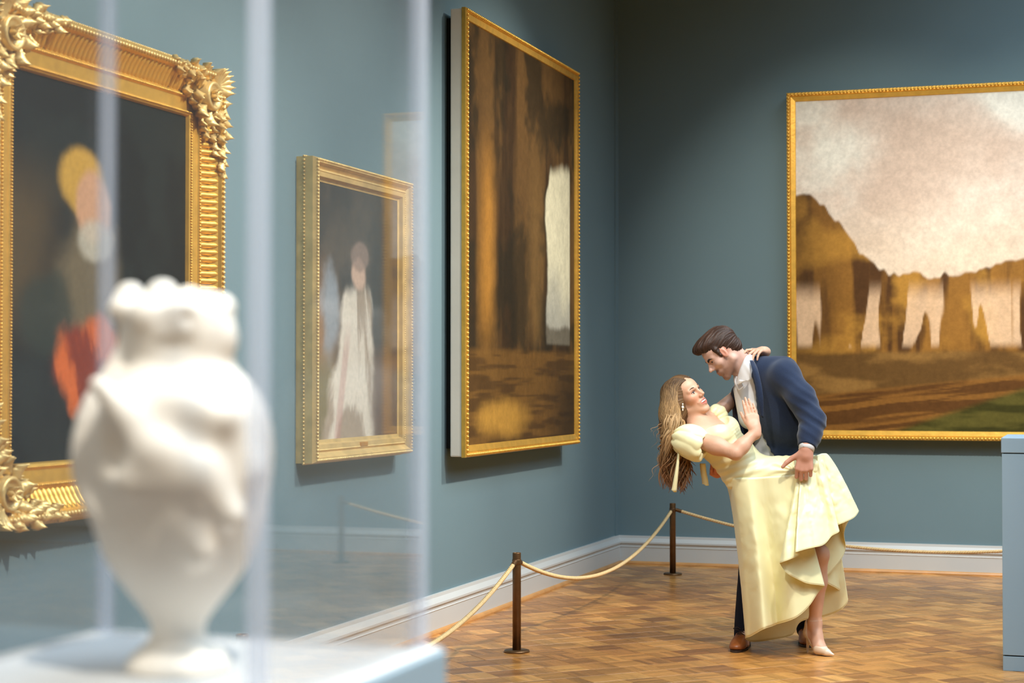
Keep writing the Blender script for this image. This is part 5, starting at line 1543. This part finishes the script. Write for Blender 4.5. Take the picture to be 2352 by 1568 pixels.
    wrk = 0.020 * (fbm(ths * 1.2 + 7 * t[None, :], t[None, :] * 10 - ths * 1.0, 1.0, 4) - 0.5) * np.sin(np.pi * t[None, :])
    A = A + (fl + wrk)[:, :, None] * out
    idx = np.arange(NM * NT).reshape(NM, NT)
    a_, b_ = idx, np.roll(idx, -1, 0)
    Qd = np.stack([a_[:, :-1], a_[:, 1:], b_[:, 1:], b_[:, :-1]], -1).reshape(-1, 4)
    sk_ = put('skirt', A.reshape(-1, 3), Qd, M['satin'], None, dress)
    md = sk_.modifiers.new('thickness', 'SOLIDIFY'); md.thickness = 0.003; md.offset = 0
    V, Q = tube_np(np.vstack([A[:, -1], A[:1, -1]]), 0.0019, 6)
    put('rolled_hem', V, Q, M['satin'], None, dress)
    # ---------------- high heels
    for an_, nm in ((1, 'near'),):
        Sx = Field(np.array([Lan[0] - 0.12, Lan[1] - 0.24, -0.005]), np.array([Lan[0] + 0.16, Lan[1] + 0.1, 0.2]), 0.0034)
        fd = unit((toe - heel) * np.array([1, 1, 0])); rr_ = np.cross(fd, UPV)
        tip = PF(1914, 0.012, -0.190)
        Sx.add(cone(ball + UPV * -0.002, toe, 0.034, 0.020), 0); Sx.add(cone(toe, tip, 0.019, 0.006), 0.01); Sx.add(cone(heel - UPV * 0.004, heel * 0.5 + ball * 0.5 - UPV * 0.012, 0.031, 0.024), 0.015)
        Sx.add(cone(heel * 0.5 + ball * 0.5 - UPV * 0.012, ball, 0.024, 0.032), 0.02)
        # open instep
        m_ = heel * 0.45 + ball * 0.55 + UPV * 0.045
        Sx.add(cone(heel, heel + UPV * 0.046 + fd * 0.006, 0.0305, 0.0285), 0.012)
        Sx.sub(cone(heel + UPV * 0.062 + fd * 0.040, ball + UPV * 0.030 + fd * 0.012, 0.040, 0.029), 0.004)
        Sx.sub((np.array([[-99] * 3, [99] * 3]), lambda x, y, z: z - 0.004 + 0 * x + 0 * y), 0.001)
        V, Q = Sx.surf(1)
        sh = put('high_heel', V, Q, M['nude'])
        V, Q = tube_np(catmull([heel - UPV * 0.02 - fd * 0.008, heel - UPV * 0.06 - fd * 0.013, np.array([*(heel - fd * 0.016)[:2], 0.0])], 12), np.linspace(0.013, 0.0042, 12), 12)
        put('stiletto', V, Q, M['nude'], None, sh)
        a1 = Lan + UPV * 0.008
        V, Q = tube_np([a1 + 0.036 * (math.cos(q) * fd + math.sin(q) * rr_) + UPV * 0.004 * math.cos(q) for q in np.linspace(0, 2 * math.pi, 33)], 0.0030, 6)
        put('ankle_strap', V, Q, M['nude'], None, sh)
        for q in (-1, 1):
            V, Q = tube_np(catmull([a1 - fd * 0.036, a1 - fd * 0.052 + UPV * 0.010 * q - UPV * 0.008, a1 - fd * 0.046 - UPV * 0.028, a1 - fd * 0.038 - UPV * 0.01], 14), 0.0018, 5)
            put('bow', V, Q, M['nude'], None, sh)
build_woman()
